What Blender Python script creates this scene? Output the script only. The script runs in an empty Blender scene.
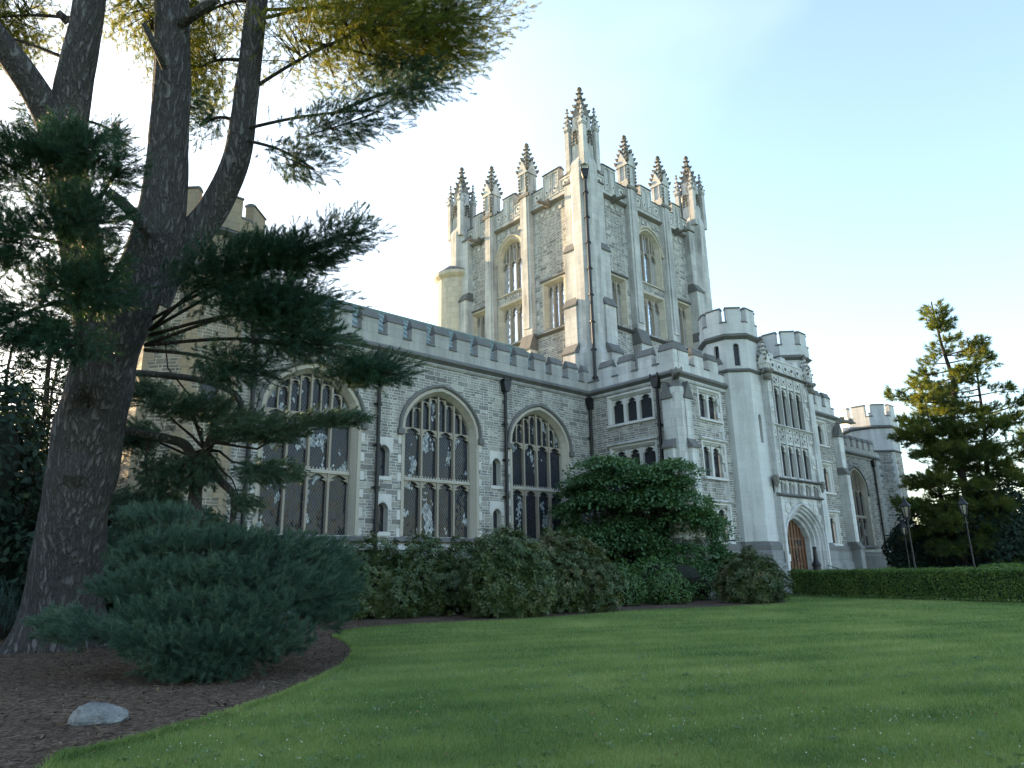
import bpy, math, random
import numpy as np
from mathutils import Vector, noise as mnoise
R_ = math.radians
rng = np.random.default_rng(7)
random.seed(7)
scene = bpy.context.scene
COL = scene.collection

# ------------------------------------------------------------------ camera
FPX = 697.19
def cam_matrix(yaw, pitch, roll):
    cy, sy, cp, sp, cr, sr = math.cos(yaw), math.sin(yaw), math.cos(pitch), math.sin(pitch), math.cos(roll), math.sin(roll)
    r = np.array([cy, -sy, 0.]); f0 = np.array([sy, cy, 0.]); u = np.array([0, 0, 1.])
    f = cp*f0 + sp*u; d = -(cp*u - sp*f0)
    return np.array([cr*r + sr*d, -sr*r + cr*d, f])
CM = cam_matrix(R_(42.584), R_(14.912), R_(1.1356))
EYE = np.array([0, 0, 1.6])
cam_data = bpy.data.cameras.new('camera')
cam = bpy.data.objects.new('camera', cam_data); COL.objects.link(cam)
cam_data.sensor_fit = 'HORIZONTAL'; cam_data.sensor_width = 36.0
cam_data.lens = FPX/1024*36.0
cam_data.clip_start = 0.1; cam_data.clip_end = 3000
from mathutils import Matrix
rx, dn, fw = CM
cam.matrix_world = Matrix(((rx[0], -dn[0], -fw[0], EYE[0]), (rx[1], -dn[1], -fw[1], EYE[1]), (rx[2], -dn[2], -fw[2], EYE[2]), (0, 0, 0, 1)))
scene.camera = cam

def at(px, py, depth):
    return EYE + CM.T @ np.array([(px-512)/FPX, (py-384)/FPX, 1.])*depth
def gnd(px, py, z=0.):
    d = CM.T @ np.array([(px-512)/FPX, (py-384)/FPX, 1.])
    return EYE + d*((z-1.6)/d[2])

# ------------------------------------------------------------------ sky, sun, exposure
SUN_EL, SUN_AZ = 10.5, -9.0          # azimuth measured from +Y towards +X
world = bpy.data.worlds.new('World'); scene.world = world; world.use_nodes = True
wn = world.node_tree.nodes; wl = world.node_tree.links
bg = wn['Background']
sky = wn.new('ShaderNodeTexSky'); sky.sky_type = 'NISHITA'; sky.sun_disc = False
sky.sun_elevation = R_(SUN_EL); sky.sun_rotation = R_(SUN_AZ)
sky.air_density = 1.0; sky.dust_density = 1.2; sky.ozone_density = 1.2; sky.altitude = 50
tc = wn.new('ShaderNodeTexCoord'); mp = wn.new('ShaderNodeMapping'); mp.inputs['Scale'].default_value = (1.0, 1.0, 2.2)
cn = wn.new('ShaderNodeTexNoise'); cn.inputs['Scale'].default_value = 1.3; cn.inputs['Detail'].default_value = 4; cn.inputs['Roughness'].default_value = .5
def wmath(op, a, b, clamp=False):
    nd = wn.new('ShaderNodeMath'); nd.operation = op; nd.use_clamp = clamp
    for k, v in enumerate((a, b)):
        if isinstance(v, (int, float)): nd.inputs[k].default_value = v
        else: wl.new(v, nd.inputs[k])
    return nd.outputs[0]
dt = wn.new('ShaderNodeVectorMath'); dt.operation = 'DOT_PRODUCT'; dt.inputs[1].default_value = (math.sin(R_(SUN_AZ)), math.cos(R_(SUN_AZ)), .1)
wl.new(tc.outputs['Generated'], dt.inputs[0])
wl.new(tc.outputs['Generated'], mp.inputs[0]); wl.new(mp.outputs[0], cn.inputs['Vector'])
veil = wmath('ADD', wmath('MULTIPLY', wmath('POWER', wmath('MAXIMUM', dt.outputs['Value'], 0.0), 2.0), .68), wmath('MULTIPLY', wmath('SUBTRACT', cn.outputs['Fac'], .5), 1.0))
veil = wmath('MINIMUM', wmath('MAXIMUM', veil, .05), .85)
mx = wn.new('ShaderNodeMix'); mx.data_type = 'RGBA'; mx.inputs[7].default_value = (2.85, 3.12, 3.42, 1)      # thin bright cirrus veil, thickest round the sun
wl.new(veil, mx.inputs[0]); wl.new(sky.outputs['Color'], mx.inputs[6]); wl.new(mx.outputs[2], bg.inputs['Color'])
bg.inputs['Strength'].default_value = 0.15
sd = bpy.data.lights.new('sun', 'SUN'); sun = bpy.data.objects.new('sun', sd); COL.objects.link(sun)
sd.energy = 5.0; sd.angle = R_(0.5); sd.color = (1.0, 0.72, 0.40)
sv = Vector((math.sin(R_(SUN_AZ))*math.cos(R_(SUN_EL)), math.cos(R_(SUN_AZ))*math.cos(R_(SUN_EL)), math.sin(R_(SUN_EL))))
sun.rotation_euler = sv.to_track_quat('Z', 'Y').to_euler()
sun.location = (0, 60, 60)
vs = scene.view_settings
scene.display_settings.display_device = 'sRGB'
vs.view_transform = 'Standard'; vs.look = 'None'; vs.gamma = 1.0; vs.use_curve_mapping = False
vs.exposure = 2.15
scene.render.engine = 'CYCLES'
scene.cycles.use_denoising = True
scene.cycles.max_bounces = 6; scene.cycles.diffuse_bounces = 3; scene.cycles.glossy_bounces = 3
scene.cycles.transmission_bounces = 3; scene.cycles.transparent_max_bounces = 4
scene.cycles.use_adaptive_sampling = True; scene.cycles.adaptive_threshold = 0.02

# ------------------------------------------------------------------ materials
class NT:
    def __init__(s, name):
        s.m = bpy.data.materials.new(name); s.m.use_nodes = True
        s.n = s.m.node_tree.nodes; s.l = s.m.node_tree.links
        s.b = s.n['Principled BSDF']
    def add(s, t, **kw):
        nd = s.n.new(t)
        for k, v in kw.items():
            setattr(nd, k, v)
        return nd
    def link(s, a, b): s.l.new(a, b)
    def val(s, sock, v):
        if hasattr(v, 'is_linked') or hasattr(v, 'links'): s.link(v, sock)
        else: sock.default_value = v
    def math(s, op, a, b=0.0, c=None):
        nd = s.add('ShaderNodeMath', operation=op); s.val(nd.inputs[0], a); s.val(nd.inputs[1], b)
        if c is not None: s.val(nd.inputs[2], c)
        return nd.outputs[0]
    def mix(s, f, a, b, mode='MIX'):
        nd = s.add('ShaderNodeMix', data_type='RGBA', blend_type=mode)
        s.val(nd.inputs[0], f); s.val(nd.inputs[6], a if not isinstance(a, tuple) else (*a, 1)); s.val(nd.inputs[7], b if not isinstance(b, tuple) else (*b, 1))
        return nd.outputs[2]
    def ramp(s, f, stops):
        nd = s.add('ShaderNodeValToRGB'); s.link(f, nd.inputs[0])
        cr = nd.color_ramp
        while len(cr.elements) > len(stops): cr.elements.remove(cr.elements[-1])
        while len(cr.elements) < len(stops): cr.elements.new(1)
        for e, (p, c) in zip(cr.elements, stops):
            e.position = p; e.color = (*c, 1) if isinstance(c, tuple) else (c, c, c, 1)
        return nd.outputs[0]
    def noise(s, vec, scale, detail=3, rough=.55):
        nd = s.add('ShaderNodeTexNoise'); nd.inputs['Scale'].default_value = scale; nd.inputs['Detail'].default_value = detail
        nd.inputs['Roughness'].default_value = rough
        if vec is not None: s.link(vec, nd.inputs['Vector'])
        return nd
    def mapping(s, vec, scale=(1, 1, 1), rot=(0, 0, 0), loc=(0, 0, 0)):
        nd = s.add('ShaderNodeMapping'); s.link(vec, nd.inputs[0])
        nd.inputs['Location'].default_value = loc; nd.inputs['Rotation'].default_value = rot; nd.inputs['Scale'].default_value = scale
        return nd.outputs[0]
    def bump(s, h, strength=.4, dist=.03):
        nd = s.add('ShaderNodeBump'); nd.inputs['Strength'].default_value = strength; nd.inputs['Distance'].default_value = dist
        s.link(h, nd.inputs['Height']); s.link(nd.outputs[0], s.b.inputs['Normal'])
    def uv(s): return s.add('ShaderNodeUVMap').outputs[0]
    def pos(s): return s.add('ShaderNodeNewGeometry').outputs['Position']
    def color(s, c): s.val(s.b.inputs['Base Color'], c if not isinstance(c, tuple) else (*c, 1))
    def rough(s, r): s.val(s.b.inputs['Roughness'], r)
    def spec(s, v): s.b.inputs['Specular IOR Level'].default_value = v

def brick(nt, vec, w, h, mortar, c1, c2, cm, squash=1.0, sqf=2, smooth=.1, bias=0.0):
    b = nt.add('ShaderNodeTexBrick'); nt.link(vec, b.inputs['Vector'])
    b.offset = .5; b.squash = squash; b.squash_frequency = sqf
    b.inputs['Scale'].default_value = 1; b.inputs['Brick Width'].default_value = w; b.inputs['Row Height'].default_value = h
    b.inputs['Mortar Size'].default_value = mortar; b.inputs['Mortar Smooth'].default_value = smooth; b.inputs['Bias'].default_value = bias
    b.inputs['Color1'].default_value = (*c1, 1); b.inputs['Color2'].default_value = (*c2, 1); b.inputs['Mortar'].default_value = (*cm, 1)
    return b

def mat_rubble(name, warm=0.0, gain=1.0):
    nt = NT(name); uv = nt.uv(); p = nt.pos()
    nz = nt.noise(uv, 2.3, 3)
    sub = nt.add('ShaderNodeVectorMath', operation='SUBTRACT'); nt.link(nz.outputs['Color'], sub.inputs[0]); sub.inputs[1].default_value = (.5, .5, .5)
    sc = nt.add('ShaderNodeVectorMath', operation='SCALE'); nt.link(sub.outputs[0], sc.inputs[0]); sc.inputs['Scale'].default_value = .07
    ad = nt.add('ShaderNodeVectorMath', operation='ADD'); nt.link(uv, ad.inputs[0]); nt.link(sc.outputs[0], ad.inputs[1])
    v = ad.outputs[0]
    W, K = (1, 1, 1), (0, 0, 0)
    A = brick(nt, v, .68, .26, .018, K, W, (.5, .5, .5), squash=.62, sqf=3)
    B = brick(nt, v, .39, .13, .017, K, W, (.5, .5, .5), squash=1.5, sqf=2)
    sel = nt.math('GREATER_THAN', A.outputs['Color'], .30)
    col = nt.mix(sel, nt.math('MULTIPLY', A.outputs['Color'], 3.3), B.outputs['Color'])
    mort = nt.mix(sel, A.outputs['Fac'], nt.math('MAXIMUM', A.outputs['Fac'], B.outputs['Fac']))
    g = gain
    stone = nt.ramp(col, [(0, (.165*g, .16*g, .155*g)), (.35, (.215*g, .208*g, .198*g)), (.6, (.26*g, .25*g, .235*g)), (.82, (.31*g, .29*g, .26*g)), (1, (.42*g, .40*g, .36*g))])
    fine = nt.noise(p, 9, 4)
    stone = nt.mix(.5, stone, nt.ramp(fine.outputs['Fac'], [(.25, .35), (.75, .65)]), 'OVERLAY')
    c = nt.mix(mort, stone, (.52*g, .51*g, .48*g))
    big = nt.noise(nt.mapping(p, (.9, .9, .10)), 1, 5, .6)
    c = nt.mix(.75, c, nt.ramp(big.outputs['Fac'], [(.3, .55), (.62, 1.0)]), 'MULTIPLY')
    if warm: c = nt.mix(warm, c, (.86, .77, .62), 'MULTIPLY')
    nt.color(c); nt.rough(.9); nt.spec(.25)
    h = nt.math('ADD', nt.math('MULTIPLY', nt.math('SUBTRACT', 1.0, mort), .8), nt.math('MULTIPLY', fine.outputs['Fac'], .5))
    nt.bump(h, .8, .05)
    return nt.m

def mat_lime(name, base=(.56, .565, .565), stain=.9, joints=True, dark=(.2, .195, .185), jv=1.0):
    nt = NT(name); uv = nt.uv(); p = nt.pos()
    B = brick(nt, uv, 1.05, .46, .008, tuple(1-.14*jv for _ in range(3)), (1+.06*jv, 1+.05*jv, 1+.03*jv), tuple(1-.38*jv for _ in range(3)))
    c = nt.mix(1.0, base, B.outputs['Color'], 'MULTIPLY') if joints else base
    st = nt.noise(nt.mapping(p, (1.6, 1.6, .14)), 1, 5, .62)
    st2 = nt.noise(p, .5, 4, .6)
    m = nt.math('MULTIPLY', nt.ramp(st.outputs['Fac'], [(.40, 0.0), (.66, 1.0)]), nt.ramp(st2.outputs['Fac'], [(.35, .25), (.65, 1.0)]))
    c = nt.mix(nt.math('MULTIPLY', m, stain), c, dark)
    f = nt.noise(p, 14, 4)
    c = nt.mix(.35, c, nt.ramp(f.outputs['Fac'], [(.3, .38), (.7, .62)]), 'OVERLAY')
    nt.color(c); nt.rough(.85); nt.spec(.25)
    h = nt.math('ADD', nt.math('MULTIPLY', f.outputs['Fac'], .5), nt.math('MULTIPLY', B.outputs['Fac'], -.4))
    nt.bump(h, .5, .02)
    return nt.m

def mat_simple(name, col, rough=.7, nscale=8, amt=.35, bump=.3, bdist=.02, metal=0, spec=.4):
    nt = NT(name); p = nt.pos(); f = nt.noise(p, nscale, 4)
    c = nt.mix(amt, col, nt.ramp(f.outputs['Fac'], [(.3, .3), (.7, .7)]), 'OVERLAY')
    nt.color(c); nt.rough(rough); nt.b.inputs['Metallic'].default_value = metal; nt.spec(spec)
    if bump: nt.bump(f.outputs['Fac'], bump, bdist)
    return nt.m

def mat_glass(name, body=(.012, .016, .022), spec=.6, cell=(.13, .2), jitter=.09, warmth=.5, lead=(.10, .105, .115), clear=0.0, pale=.0):
    nt = NT(name); uv = nt.uv()
    sx = nt.add('ShaderNodeSeparateXYZ'); nt.link(uv, sx.inputs[0])
    u = nt.math('DIVIDE', sx.outputs[0], cell[0]); v = nt.math('DIVIDE', sx.outputs[1], cell[1])
    a = nt.math('ADD', u, v); b = nt.math('SUBTRACT', u, v)
    fa = nt.math('FRACT', a); fb = nt.math('FRACT', b)
    la = nt.math('LESS_THAN', nt.math('ABSOLUTE', nt.math('SUBTRACT', fa, .5)), .058)
    lb = nt.math('LESS_THAN', nt.math('ABSOLUTE', nt.math('SUBTRACT', fb, .5)), .058)
    ln = nt.math('MAXIMUM', la, lb)
    cb = nt.add('ShaderNodeCombineXYZ')
    nt.link(nt.math('FLOOR', nt.math('ADD', a, .5)), cb.inputs[0]); nt.link(nt.math('FLOOR', nt.math('ADD', b, .5)), cb.inputs[1])
    wnz = nt.add('ShaderNodeTexWhiteNoise', noise_dimensions='3D'); nt.link(cb.outputs[0], wnz.inputs['Vector'])
    sub = nt.add('ShaderNodeVectorMath', operation='SUBTRACT'); nt.link(wnz.outputs['Color'], sub.inputs[0]); sub.inputs[1].default_value = (.5, .5, .5)
    sc = nt.add('ShaderNodeVectorMath', operation='SCALE'); nt.link(sub.outputs[0], sc.inputs[0]); sc.inputs['Scale'].default_value = jitter
    nrm = nt.add('ShaderNodeNewGeometry').outputs['Normal']
    ad = nt.add('ShaderNodeVectorMath', operation='ADD'); nt.link(nrm, ad.inputs[0]); nt.link(sc.outputs[0], ad.inputs[1])
    no = nt.add('ShaderNodeVectorMath', operation='NORMALIZE'); nt.link(ad.outputs[0], no.inputs[0])
    nt.link(no.outputs[0], nt.b.inputs['Normal'])
    nz = nt.noise(nt.pos(), .9, 3)
    c = nt.mix(nt.math('MULTIPLY', nt.ramp(nz.outputs['Fac'], [(.45, 0.0), (.65, 1.0)]), warmth), body, (.035, .016, .012))
    c = nt.mix(nt.math('MULTIPLY', wnz.outputs['Value'], .35), c, (.022, .034, .055))
    if pale:  # pale panes: bright sky showing in the windows, put into the glass colour
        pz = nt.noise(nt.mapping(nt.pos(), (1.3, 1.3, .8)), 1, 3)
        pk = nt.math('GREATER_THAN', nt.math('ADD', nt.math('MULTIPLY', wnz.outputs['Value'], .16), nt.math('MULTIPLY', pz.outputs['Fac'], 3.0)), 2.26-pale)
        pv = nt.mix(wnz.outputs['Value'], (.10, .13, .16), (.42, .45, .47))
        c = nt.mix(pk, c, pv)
    c = nt.mix(ln, c, lead)
    nt.color(c); nt.rough(nt.math('ADD', .06, nt.math('MULTIPLY', ln, .5)))
    nt.spec(spec); nt.b.inputs['IOR'].default_value = 1.6
    if clear:
        nt.val(nt.b.inputs['Metallic'], nt.math('MULTIPLY', nt.math('SUBTRACT', 1.0, ln), clear))
        nt.color(nt.mix(ln, (.80, .84, .92), lead))
    return nt.m

def mat_leaf(name, cols, trans=.35, rough=.55, spec=.35, clump=.7, tcol=None, stripes=False):
    """Foliage: colour varies per leaf and per clump, with light passing through."""
    nt = NT(name); g = nt.add('ShaderNodeNewGeometry')
    nz = nt.noise(g.outputs['Position'], clump, 3)
    f = nt.math('ADD', nt.math('MULTIPLY', g.outputs['Random Per Island'], .55), nt.math('MULTIPLY', nt.ramp(nz.outputs['Fac'], [(.3, 0.0), (.7, 1.0)]), .45))
    if stripes:
        w = nt.add('ShaderNodeTexWave', wave_type='BANDS', bands_direction='X', wave_profile='SIN'); nt.link(nt.mapping(g.outputs['Position'], (1, 1, 1), (0, 0, R_(-62))), w.inputs[0])
        w.inputs['Scale'].default_value = .28; w.inputs['Distortion'].default_value = .5; w.inputs['Detail'].default_value = 1
        big = nt.noise(g.outputs['Position'], .22, 4, .6)
        f = nt.math('ADD', nt.math('ADD', nt.math('MULTIPLY', f, .8), nt.math('MULTIPLY', nt.math('SUBTRACT', w.outputs['Fac'], .5), .16)), nt.math('MULTIPLY', nt.math('SUBTRACT', big.outputs['Fac'], .45), 1.05))
    k = len(cols)
    c = nt.ramp(f, [(i/(k-1), cols[i]) for i in range(k)])
    nt.color(c); nt.rough(rough); nt.spec(spec)
    tr = nt.add('ShaderNodeBsdfTranslucent'); 
    nt.link(nt.mix(1.0, c, tcol or (1.5, 1.4, .7), 'MULTIPLY'), tr.inputs['Color'])
    ms = nt.add('ShaderNodeMixShader'); ms.inputs[0].default_value = trans
    nt.link(nt.b.outputs[0], ms.inputs[1]); nt.link(tr.outputs[0], ms.inputs[2])
    nt.link(ms.outputs[0], nt.n['Material Output'].inputs['Surface'])
    return nt.m

def mat_bark(name, c1=(.052, .046, .043), c2=(.15, .135, .125), scale=(7, 7, 1.1)):
    nt = NT(name); p = nt.pos()
    nz = nt.noise(p, 4, 4)
    sc = nt.add('ShaderNodeVectorMath', operation='SCALE'); nt.link(nz.outputs['Color'], sc.inputs[0]); sc.inputs['Scale'].default_value = .13
    ad = nt.add('ShaderNodeVectorMath', operation='ADD'); nt.link(p, ad.inputs[0]); nt.link(sc.outputs[0], ad.inputs[1])
    rn = nt.noise(nt.mapping(ad.outputs[0], scale), 1, 4, .55)
    e = nt.ramp(nt.math('ABSOLUTE', nt.math('SUBTRACT', rn.outputs['Fac'], .5)), [(0, 0.0), (.13, 1.0)])
    f = nt.noise(nt.mapping(p, (12, 12, 5)), 1, 5, .65)
    h = nt.math('ADD', e, nt.math('MULTIPLY', f.outputs['Fac'], .6))
    c = nt.mix(nt.math('MULTIPLY', h, .62), c1, c2)
    l = nt.noise(p, 1.1, 3)
    c = nt.mix(nt.ramp(l.outputs['Fac'], [(.5, 0.0), (.75, .4)]), c, (.13, .14, .115))
    nt.color(c); nt.rough(.95); nt.spec(.15); nt.bump(h, 1.0, .09)
    return nt.m

M = {}
M['rubble'] = mat_rubble('rubble_stone', gain=1.1)
M['rubble_tower'] = mat_rubble('tower_rubble_stone', warm=.04, gain=1.22)
M['rubble_warm'] = mat_rubble('tan_rubble_stone', warm=.8)  # rubble tinted tan all over
M['lime'] = mat_lime('limestone')
M['lime_tower'] = mat_lime('tower_limestone', (.54, .54, .53), .95)
M['lime_warm'] = mat_lime('buff_limestone', (.52, .465, .375), .4)
M['lime_turret'] = mat_lime('turret_limestone', (.56, .565, .565), .55, jv=.4)
M['lime_tan'] = mat_lime('tan_limestone', (.33, .26, .175), .5)
M['lime_frame'] = mat_lime('tan_grey_window_stone', (.43, .395, .335), .5, joints=False)
M['lime_dirty'] = mat_lime('sooty_parapet_limestone', (.39, .385, .37), .95)
M['lime_plain'] = mat_lime('limestone_dressing', (.57, .56, .54), .45, joints=False)
M['lime_brown'] = mat_lime('brown_stained_limestone', (.33, .29, .24), .35, joints=False)
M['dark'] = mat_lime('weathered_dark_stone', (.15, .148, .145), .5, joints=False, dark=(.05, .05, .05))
M['plinth'] = mat_lime('plinth_stone', (.24, .245, .25), .6, dark=(.08, .08, .085))
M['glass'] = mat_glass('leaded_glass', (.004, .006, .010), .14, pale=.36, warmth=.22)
M['glass_tower'] = mat_glass('tower_leaded_glass', jitter=.06, clear=.85, cell=(.2, .3), lead=(.09, .09, .1))
M['glass_small'] = mat_glass('dark_leaded_glass', (.006, .007, .010), .15, warmth=.2)
M['iron'] = mat_simple('black_iron', (.012, .012, .014), .45, 20, .2, .1)
M['wood'] = mat_simple('door_oak', (.105, .045, .021), .5, 6, .5, .2)
M['copper'] = mat_simple('green_copper', (.155, .215, .205), .7, 3, .5, .1)
M['white'] = mat_simple('white_paper', (.8, .8, .78), .7, 5, .05, 0)
M['lampglass'] = mat_simple('frosted_lamp_glass', (.30, .28, .22), .2, 5, .1, 0)

# ------------------------------------------------------------------ mesh helpers
class Fr:
    """A wall's own axes: a along the wall, d outwards, z up."""
    def __init__(s, o, u, n):
        s.o = np.array(o, float); s.u = np.array(u, float); s.n = np.array(n, float)
    def P(s, a, d, z): return tuple(s.o + s.u*a + s.n*d + np.array([0, 0, z]))
def face_y(y): return Fr((0, y, 0), (1, 0, 0), (0, -1, 0))       # looks towards -Y, a = X
def face_x(x): return Fr((x, 0, 0), (0, -1, 0), (-1, 0, 0))      # looks towards -X, a = -Y
def face_xr(x): return Fr((x, 0, 0), (0, 1, 0), (1, 0, 0))       # looks towards +X, a = Y

class MB:
    def __init__(s): s.v = []; s.f = []; s.mi = []; s.mats = []
    def m(s, mat):
        if mat not in s.mats: s.mats.append(mat)
        return s.mats.index(mat)
    def poly(s, pts, mat):
        i = len(s.v); s.v.extend(pts); s.f.append(tuple(range(i, i+len(pts)))); s.mi.append(s.m(mat))
    def prism(s, fr, pl, d0, d1, mat, cap_mat=None):
        n = len(pl)
        s.poly([fr.P(a, d1, z) for a, z in pl], cap_mat or mat)
        s.poly([fr.P(a, d0, z) for a, z in reversed(pl)], mat)
        for i in range(n):
            (a, z), (b, w) = pl[i], pl[(i+1) % n]
            s.poly([fr.P(a, d0, z), fr.P(b, d0, w), fr.P(b, d1, w), fr.P(a, d1, z)], mat)
    def box(s, fr, a0, a1, d0, d1, z0, z1, mat):
        s.prism(fr, [(a0, z0), (a1, z0), (a1, z1), (a0, z1)], d0, d1, mat)
    def profile(s, fr, pl, a0, a1, mat):
        n = len(pl)
        s.poly([fr.P(a0, d, z) for d, z in pl], mat); s.poly([fr.P(a1, d, z) for d, z in reversed(pl)], mat)
        for i in range(n):
            (d, z), (e, w) = pl[i], pl[(i+1) % n]
            s.poly([fr.P(a0, d, z), fr.P(a1, d, z), fr.P(a1, e, w), fr.P(a0, e, w)], mat)
    def sweep(s, fr, path, prof, mat, caps=True):
        """Runs a profile of (offset outwards from the opening, depth) along a path in the wall."""
        n = len(path); rows = []
        for i in range(n):
            p = np.array(path[i]); t0 = t1 = None
            if i > 0: t0 = p-np.array(path[i-1]); t0 = t0/max(np.linalg.norm(t0), 1e-9)
            if i < n-1: t1 = np.array(path[i+1])-p; t1 = t1/max(np.linalg.norm(t1), 1e-9)
            if t0 is None: t0 = t1
            if t1 is None: t1 = t0
            n0 = np.array([-t0[1], t0[0]]); n1 = np.array([-t1[1], t1[0]])
            nn = n0+n1; nn = nn/max(np.linalg.norm(nn), 1e-9); k = 1/max(nn @ n1, .45)
            rows.append([fr.P(*((p+nn*k*o)[0], d, (p+nn*k*o)[1])) for o, d in prof])
        m = len(prof)
        for i in range(n-1):
            for j in range(m-1):
                s.poly([rows[i][j], rows[i+1][j], rows[i+1][j+1], rows[i][j+1]], mat)
        if caps:
            s.poly(rows[0], mat); s.poly(rows[-1][::-1], mat)
    def tube(s, path, rad, sides, mat, cap=True):
        path = [Vector(p) for p in path]; n = len(path); rows = []
        if not hasattr(rad, '__len__'): rad = [rad]*n
        ref = None
        for i in range(n):
            t = (path[min(i+1, n-1)]-path[max(i-1, 0)]).normalized()
            if ref is None: ref = t.orthogonal().normalized()
            ref = (ref-t*ref.dot(t)).normalized(); b = t.cross(ref)
            rows.append([tuple(path[i]+(ref*math.cos(2*math.pi*k/sides)+b*math.sin(2*math.pi*k/sides))*rad[i]) for k in range(sides)])
        for i in range(n-1):
            for k in range(sides):
                k2 = (k+1) % sides
                s.poly([rows[i][k], rows[i][k2], rows[i+1][k2], rows[i+1][k]], mat)
        if cap:
            s.poly(rows[0][::-1], mat); s.poly(rows[-1], mat)
    def lathe(s, c, prof, sides, mat, rot=0.0, mats=None):
        """prof: (radius, z) up an axis through c."""
        rows = [[(c[0]+r*math.cos(rot+2*math.pi*k/sides), c[1]+r*math.sin(rot+2*math.pi*k/sides), c[2]+z) for k in range(sides)] for r, z in prof]
        for i in range(len(rows)-1):
            mm = mats[i] if mats else mat
            for k in range(sides):
                k2 = (k+1) % sides
                s.poly([rows[i][k], rows[i][k2], rows[i+1][k2], rows[i+1][k]], mm)
        if prof[0][0] > 1e-6: s.poly(rows[0][::-1], mat)
        if prof[-1][0] > 1e-6: s.poly(rows[-1], mats[-1] if mats else mat)
    def blob(s, c, r, mat, seed=0, sub=6):
        prof = [(math.sin(math.pi*i/sub), -math.cos(math.pi*i/sub)) for i in range(sub+1)]
        rows = [[(c[0]+r[0]*q*math.cos(2*math.pi*k/8+seed), c[1]+r[1]*q*math.sin(2*math.pi*k/8+seed), c[2]+r[2]*z) for k in range(8)] for q, z in prof]
        for i in range(sub):
            for k in range(8):
                k2 = (k+1) % 8
                s.poly([rows[i][k], rows[i][k2], rows[i+1][k2], rows[i+1][k]], mat)
    def build(s, name, parent=None, smooth=False):
        V = np.array(s.v, np.float64)
        off = world_loc(parent)
        me = bpy.data.meshes.new(name)
        lens = np.array([len(f) for f in s.f]); tot = int(lens.sum())
        idx = np.concatenate([np.array(f) for f in s.f]).astype(np.int32)
        me.vertices.add(len(V)); me.vertices.foreach_set('co', (V-off).astype(np.float32).ravel())
        me.loops.add(tot); me.loops.foreach_set('vertex_index', idx)
        me.polygons.add(len(lens)); st = np.zeros(len(lens), np.int32); st[1:] = np.cumsum(lens)[:-1]
        me.polygons.foreach_set('loop_start', st); me.polygons.foreach_set('loop_total', lens.astype(np.int32))
        me.polygons.foreach_set('material_index', np.array(s.mi, np.int32))
        me.polygons.foreach_set('use_smooth', np.full(len(lens), smooth))
        # uv in metres: along the face and up
        fn = np.zeros((len(lens), 3))
        for i, f in enumerate(s.f):
            a = V[f[0]]; acc = np.zeros(3)
            for j in range(1, len(f)-1): acc += np.cross(V[f[j]]-a, V[f[j+1]]-a)
            fn[i] = acc/max(np.linalg.norm(acc), 1e-12)
        fi = np.repeat(np.arange(len(lens)), lens); N = fn[fi]; P = V[idx]
        hl = np.maximum(np.hypot(N[:, 0], N[:, 1]), 1e-9); tx, ty = -N[:, 1]/hl, N[:, 0]/hl
        flat = np.abs(N[:, 2]) > .8
        u = np.where(flat, P[:, 0], P[:, 0]*np.abs(tx)+P[:, 1]*np.abs(ty)*np.where(tx*ty < 0, -1, 1)); v = np.where(flat, P[:, 1], P[:, 2])
        uvl = me.uv_layers.new(name='UVMap'); uvl.data.foreach_set('uv', np.stack([u, v], 1).astype(np.float32).ravel())
        for mm in s.mats: me.materials.append(M[mm] if isinstance(mm, str) else mm)
        me.update(calc_edges=True); me.validate()
        return link(name, me, parent, off)

def world_loc(o):
    l = np.zeros(3)
    while o is not None:
        l = l+np.array(o.location); o = o.parent
    return l
def link(name, me, parent, off=None):
    o = bpy.data.objects.new(name, me); COL.objects.link(o)
    if parent is not None: o.parent = parent
    return o
def tag(o, label=None, cat=None, group=None, kind=None):
    if label: o['label'] = label
    if cat: o['category'] = cat
    if group: o['group'] = group
    if kind: o['kind'] = kind
    return o
def empty(name, loc, label, cat, group=None):
    o = bpy.data.objects.new(name, None); COL.objects.link(o); o.location = tuple(loc)
    return tag(o, label, cat, group)
def tri_mesh(name, V, k, mat, parent=None, smooth=False):
    """Many loose faces of k corners each, V is (n*k, 3) in world space."""
    off = world_loc(parent); n = len(V)//k
    me = bpy.data.meshes.new(name)
    me.vertices.add(n*k); me.vertices.foreach_set('co', (V-off).astype(np.float32).ravel())
    me.loops.add(n*k); me.loops.foreach_set('vertex_index', np.arange(n*k, dtype=np.int32))
    me.polygons.add(n); me.polygons.foreach_set('loop_start', np.arange(0, n*k, k, dtype=np.int32)); me.polygons.foreach_set('loop_total', np.full(n, k, np.int32))
    me.materials.append(mat); me.update(calc_edges=True)
    return link(name, me, parent)

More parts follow.
